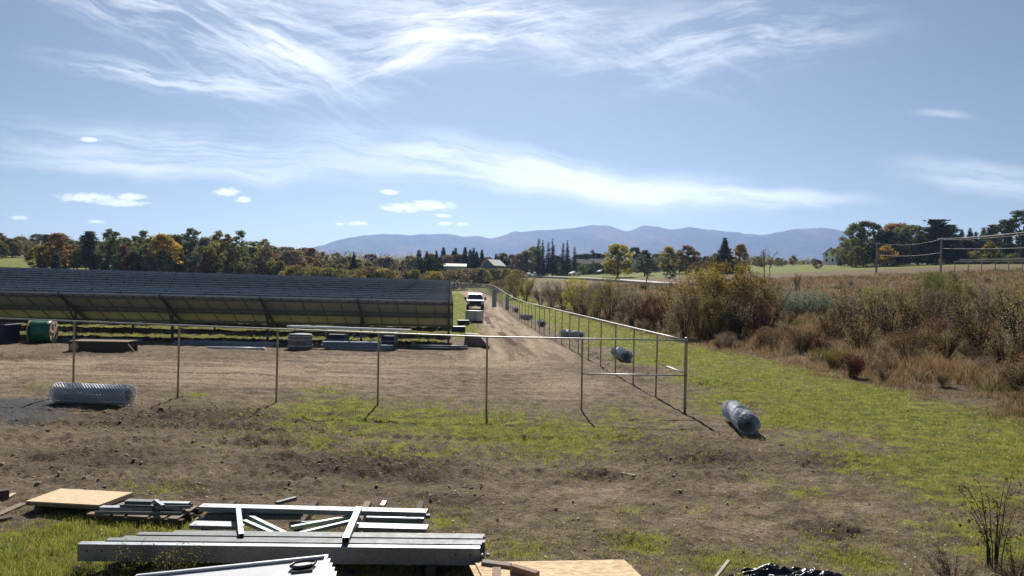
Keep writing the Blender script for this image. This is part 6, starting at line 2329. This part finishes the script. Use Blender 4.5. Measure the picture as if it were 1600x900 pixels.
# ------------------------------------------------------------------ road, houses, poles
def build_far_things():
    # concrete road that comes down past the village
    pts = [on_ray(800, 420, 330), on_ray(845, 420.5, 300), on_ray(880, 425, 262), on_ray(915, 429, 236), on_ray(960, 435, 208), on_ray(1000, 442, 184), on_ray(1030, 447, 168), on_ray(1075, 452, 150), on_ray(1180, 452, 140)]
    V = []
    fine = []
    for i in range(len(pts) - 1):
        for t in np.linspace(0, 1, 10, endpoint=False):
            fine.append(pts[i].lerp(pts[i + 1], t))
    fine.append(pts[-1])
    sm = []
    for i in range(len(fine)):
        a = fine[max(0, i - 6):i + 7]
        sm.append(sum(a, Vector()) / len(a))
    mb = MB()
    prev = None
    for i in range(len(sm)):
        d = sm[min(i + 1, len(sm) - 1)] - sm[max(0, i - 1)]
        d.z = 0; d.normalize()
        n = Vector((-d.y, d.x, 0))
        a, b = sm[i] + n * 3.4, sm[i] - n * 3.4
        zz = max(gz(a.x, a.y), gz(b.x, b.y), gz(sm[i].x, sm[i].y)) + .22
        row = [Vector((a.x, a.y, zz - 1.2)), Vector((a.x, a.y, zz)), Vector((b.x, b.y, zz)), Vector((b.x, b.y, zz - 1.2))]
        k = len(mb.v)
        mb.v += [tuple(v) for v in row]
        if prev is not None:
            for j in range(3):
                mb.f.append((prev + j, prev + j + 1, k + j + 1, k + j))
        prev = k
    o = mb.build('road', principled('pale_concrete', (.42, .40, .37), .9, 0, .12, .4))
    tag(o, 'pale concrete road coming down past the village', 'road', kind='structure')

    wall_w = principled('white_siding', (.82, .82, .84), .7, 0, .05, 1)
    wall_g = principled('grey_siding', (.30, .33, .37), .8, 0, .08, 1)
    wall_b = principled('blue_barn_boards', (.10, .13, .17), .8, 0, .1, 1)
    roof_d = principled('dark_shingles', (.075, .078, .085), .9, 0, .2, 2)
    roof_p = principled('pinkish_shingles', (.30, .22, .20), .9, 0, .15, 2)
    roof_s = principled('bright_tin', (.70, .68, .63), .8, 0.0, .06, 1, spec=0.1)
    pane = principled('window_dark', (.02, .022, .028), .2, 0, .1, 1)

    def house(px, py, D, w, d, h, rh, rz, wm, rm, label, name='house', wins=3, floors=1, ridge_x=True, cat='house'):
        """py is the foot of the wall"""
        p = on_ray(px, py, D)
        r = empty(name, (p.x, p.y, min(p.z, 900)), rz, label, cat)
        base = gz(p.x, p.y)
        drop = max(0.5, p.z - base + 1)
        mb = MB()
        mb.box((0, 0, (h - drop) / 2), (w, d, h + drop))
        k = len(mb.v)
        if ridge_x:
            mb.add([(-w / 2, -d / 2, h), (-w / 2, d / 2, h), (-w / 2, 0, h + rh), (w / 2, -d / 2, h), (w / 2, d / 2, h), (w / 2, 0, h + rh)], [(0, 2, 1), (3, 4, 5)])
        else:
            mb.add([(-w / 2, -d / 2, h), (w / 2, -d / 2, h), (0, -d / 2, h + rh), (-w / 2, d / 2, h), (w / 2, d / 2, h), (0, d / 2, h + rh)], [(0, 1, 2), (3, 5, 4)])
        mb.build('wall', wm, r)
        mb = MB()
        e = .4
        if ridge_x:
            for s in (-1, 1):
                a = Vector((0, s * (d / 2 + e), h - rh * e / (d / 2) + .03)); b = Vector((0, 0, h + rh + .06))
                n = Vector((0, s * rh, d / 2)).normalized() * .14
                X = Vector((w / 2 + e, 0, 0))
                mb.add([a - X, a + X, b + X, b - X, a - X + n, a + X + n, b + X + n, b - X + n], [(0, 1, 2, 3), (4, 7, 6, 5), (0, 4, 5, 1), (1, 5, 6, 2), (2, 6, 7, 3), (3, 7, 4, 0)])
        else:
            for s in (-1, 1):
                a = Vector((s * (w / 2 + e), 0, h - rh * e / (w / 2) + .03)); b = Vector((0, 0, h + rh + .06))
                n = Vector((s * rh, 0, w / 2)).normalized() * .14
                X = Vector((0, d / 2 + e, 0))
                mb.add([a - X, a + X, b + X, b - X, a - X + n, a + X + n, b + X + n, b - X + n], [(0, 1, 2, 3), (4, 7, 6, 5), (0, 4, 5, 1), (1, 5, 6, 2), (2, 6, 7, 3), (3, 7, 4, 0)])
        rf = mb.build('roof', rm, r)
        for f in range(floors):
            for i in range(wins):
                x = (i - (wins - 1) / 2) * w / (wins + .3)
                z = min(1.5, h - .85) + f * 2.7
                wd = MB().box((x, -d / 2 - .03, z), (1.1, .06, 1.35)).build('window', wall_w, r)
                MB().box((x, -d / 2 - .065, z), (.9, .03, 1.15)).build('pane', pane, wd)
        return r, rf
    r, rf = house(1308, 413, 318, 9.5, 6.5, 4.3, 2.1, math.radians(28), wall_w, roof_d, 'white two-storey house with dark roof beside the big trees', 'white_house', 3, 2)
    for yy in (-1.5, 1.5):
        for zz in (1.6, 4.0):
            wd = MB().box((-4.78, yy, zz), (.06, 1.0, 1.3)).build('window', wall_g, r)
            MB().box((-4.82, yy, zz), (.03, .8, 1.1)).build('pane', pane, wd)
    MB().box((-3, .8, 6.4), (.7, .7, 1.4)).build('chimney', roof_d, rf)
    mb = MB()
    mb.box((-2.0, -4.6, 0.6), (8, 2.6, 2.6))
    mb.build('garage_wing', wall_w, r)
    mb = MB()
    mb.add([(-6.4, -6.2, 1.95), (2.4, -6.2, 1.95), (2.4, -3.3, 2.9), (-6.4, -3.3, 2.9), (-6.4, -6.2, 2.1), (2.4, -6.2, 2.1), (2.4, -3.3, 3.05), (-6.4, -3.3, 3.05)], [(3, 2, 1, 0), (4, 5, 6, 7), (0, 1, 5, 4), (1, 2, 6, 5), (2, 3, 7, 6), (3, 0, 4, 7)])
    mb.build('garage_roof', roof_p, r)
    for x in (-4.2, -.4):
        MB().box((x, -5.93, .6), (2.4, .06, 1.9)).build('garage_door', wall_g, r)
    house(711, 420.5, 292, 8.4, 7, 1.0, 1.0, math.radians(3), wall_g, roof_s, 'low barn whose tin roof shines white in the sun', 'barn', 0, 1, cat='barn')
    house(771, 422, 300, 6.0, 7, 1.9, 2.2, math.radians(-38), wall_b, roof_s, 'blue-grey barn with one bright roof slope right of the shining one', 'barn', 0, 1, False, cat='barn')
    house(902, 419, 322, 7, 6, 1.7, 2.2, .5, wall_g, roof_p, 'house with pinkish roof nearest the spruces in the village', wins=2)
    house(915, 419, 318, 6, 6, 1.7, 1.8, -.3, wall_g, roof_d, 'grey-roofed house between the two pinkish roofs of the village', wins=2)
    house(939, 418, 322, 10, 6, 1.6, 2.0, .1, wall_w, roof_p, 'house with long pinkish roof left of the large yellow-green tree', wins=3)
    house(990, 417, 326, 9, 6, 1.6, 1.8, .15, wall_w, roof_s, 'house with pale shining roof right of the large yellow-green tree', wins=3)
    for i, (px, lab) in enumerate(((826, 'white bale left on the grass verge by the spruces, the left one'), (836, 'white bale left on the grass verge by the spruces, the right one'))):
        p = on_ray(px, 418.5, 300)
        r = empty('wrapped_bale', (p.x, p.y, gz(p.x, p.y) + .1), .3, lab, 'bale')
        MB().lathe([(.1, -.8), (.85, -.8), (.95, -.7), (.95, .7), (.85, .8), (.1, .8)], (0, 0, .9), (1, .3, 0), 16).build('wrapping', M_SHEET, r, smooth=True)
    # two cars on the road
    carp = principled('pale_car_paint', (.6, .62, .65), .3, 0, .04, 2, spec=.5)
    card = principled('dark_car_paint', (.05, .05, .06), .3, 0, .1, 2, spec=.5)
    for px, py, D, mt, lab in ((898, 426.5, 250, carp, 'pale car driving on the far concrete road'), (941, 424, 246, card, 'dark car standing above the far concrete road')):
        p = on_ray(px, py, D)
        r = empty('car', (p.x, p.y, max(p.z - 1.0, gz(p.x, p.y)) + .25), .7, lab, 'car')
        sd = [(-2.1, .3), (-2.15, .75), (-1.2, .9), (-.6, 1.4), (.9, 1.42), (1.6, .95), (2.15, .85), (2.15, .3)]
        n = len(sd)
        MB().add([(x, -.85, z) for x, z in sd] + [(x, .85, z) for x, z in sd], [tuple(range(n))[::-1], tuple(range(n, 2 * n))] + [(i, (i + 1) % n, n + (i + 1) % n, n + i) for i in range(n)]).build('body', mt, r)
        for x in (-1.3, 1.35):
            for y in (-.8, .8):
                MB().lathe([(.05, -.1), (.33, -.1), (.33, .1), (.05, .1)], (x, y, .33), (0, 1, 0), 14).build('wheel', M_RUBBER, r)
        MB().box((.15, 0, 1.15), (1.5, 1.72, .32)).build('side_glass', pane, r)
    # utility poles and wires
    M_POLE = principled('grey_pole_timber', (.27, .24, .21), .9, 0, .2, 3)
    M_CABLE = principled('sunlit_cable', (.62, .60, .57), .4, .3, .05, 2)
    tops = []
    for px, pt, pb, D, lab in ((1370, 378, 424, 190, 'left grey utility pole rising from the scrub'), (1471, 371, 408, 175, 'right grey utility pole in front of the dark pines'), (1662, 351, 410, 150, 'utility pole just beyond the right picture edge')):
        t = on_ray(px, pt, D)
        g_ = gz(t.x, t.y)
        r = empty('utility_pole', (t.x, t.y, g_), .3, lab, 'utility pole')
        h = t.z - g_
        MB().tube([(0, 0, -.3), (0, 0, h * .5), (0, 0, h)], [.26, .23, .19], 10).build('pole', M_POLE, r)
        MB().box((0, 0, h - .45), (2.2, .12, .14)).build('crossarm', M_POLE, r)
        for x in (-.95, 0, .95):
            MB().lathe([(.03, 0), (.06, .03), (.04, .08), (.06, .12), (.02, .16)], (x, 0, h - .38), (0, 0, 1), 8).build('insulator', M_SHEET, r)
        tops.append(Vector((t.x, t.y, g_ + h)))
    def wire(a, b, sag, rad, lab):
        mb = MB()
        mid = [a.lerp(b, i / 16) + Vector((0, 0, -sag * 4 * (i / 16) * (1 - i / 16))) for i in range(17)]
        r0 = empty('overhead_wire', mid[8], 0, lab, 'wire')
        mb.tube([m - mid[8] for m in mid], rad, 5)
        mb.build('cable', M_CABLE, r0)
    T0, T1, T2 = tops
    wire(T0 + Vector((.3, 0, -.3)), T1 + Vector((.3, 0, -.3)), 0.9, .022, 'upper wire between the two utility poles in view')
    wire(T0 + Vector((-.2, 0, -3.2)), T1 + Vector((-.2, 0, -3.6)), .6, .03, 'thick sagging lower cable between the two utility poles in view')
    wire(T1 + Vector((.9, 0, -.25)), T2 + Vector((.9, 0, -.25)), .35, .04, 'uppermost pale wire running right from the right pole')
    wire(T1 + Vector((-.9, 0, -.3)), T2 + Vector((-.9, 0, -.7)), .4, .045, 'second pale wire running right from the right pole')
    wire(T1 + Vector((0, 0, -.55)), T2 + Vector((0, 0, -1.1)), .4, .035, 'third pale wire running right from the right pole')
    wire(T1 + Vector((0, 0, -2.6)), T2 + Vector((0, 0, -4.3)), .3, .045, 'thick lower cable running right from the right pole')
    # guard rail along the upper road at the right
    a = on_ray(1490, 409, 160); b = on_ray(1665, 407, 158)
    r = empty('guard_rail', (a + b) / 2, 0, 'pale guard rail along the upper road at the right', 'guard rail')
    h = (b - a) / 2
    MB().bar(-h, h, .08, .22).build('rail', principled('tan_rail', (.50, .42, .30), .6, 0, .1, 1), r)
    for t in np.linspace(-.97, .97, 9):
        c = h * t
        zg = gz((a + b).x / 2 + c.x, (a + b).y / 2 + c.y) - (a + b).z / 2
        MB().bar((c.x, c.y + .12, zg - .2), (c.x, c.y + .12, c.z + .15), .12, .12, up=(1, 0, 0)).build('post', M_POLE, r)
    a2 = on_ray(1500, 405.5, 172); b2 = on_ray(1680, 402, 170)
    r = empty('concrete_kerb', (a2 + b2) / 2, 0, 'long low white concrete kerb behind the tan guard rail', 'kerb')
    h = (b2 - a2) / 2
    MB().profile(-h, h, [(-.14, -.22), (.14, -.22), (.10, .06), (-.10, .06)]).build('blocks', principled('white_concrete', (.6, .6, .58), .8, 0, .08, 1), r)


build_far_things()
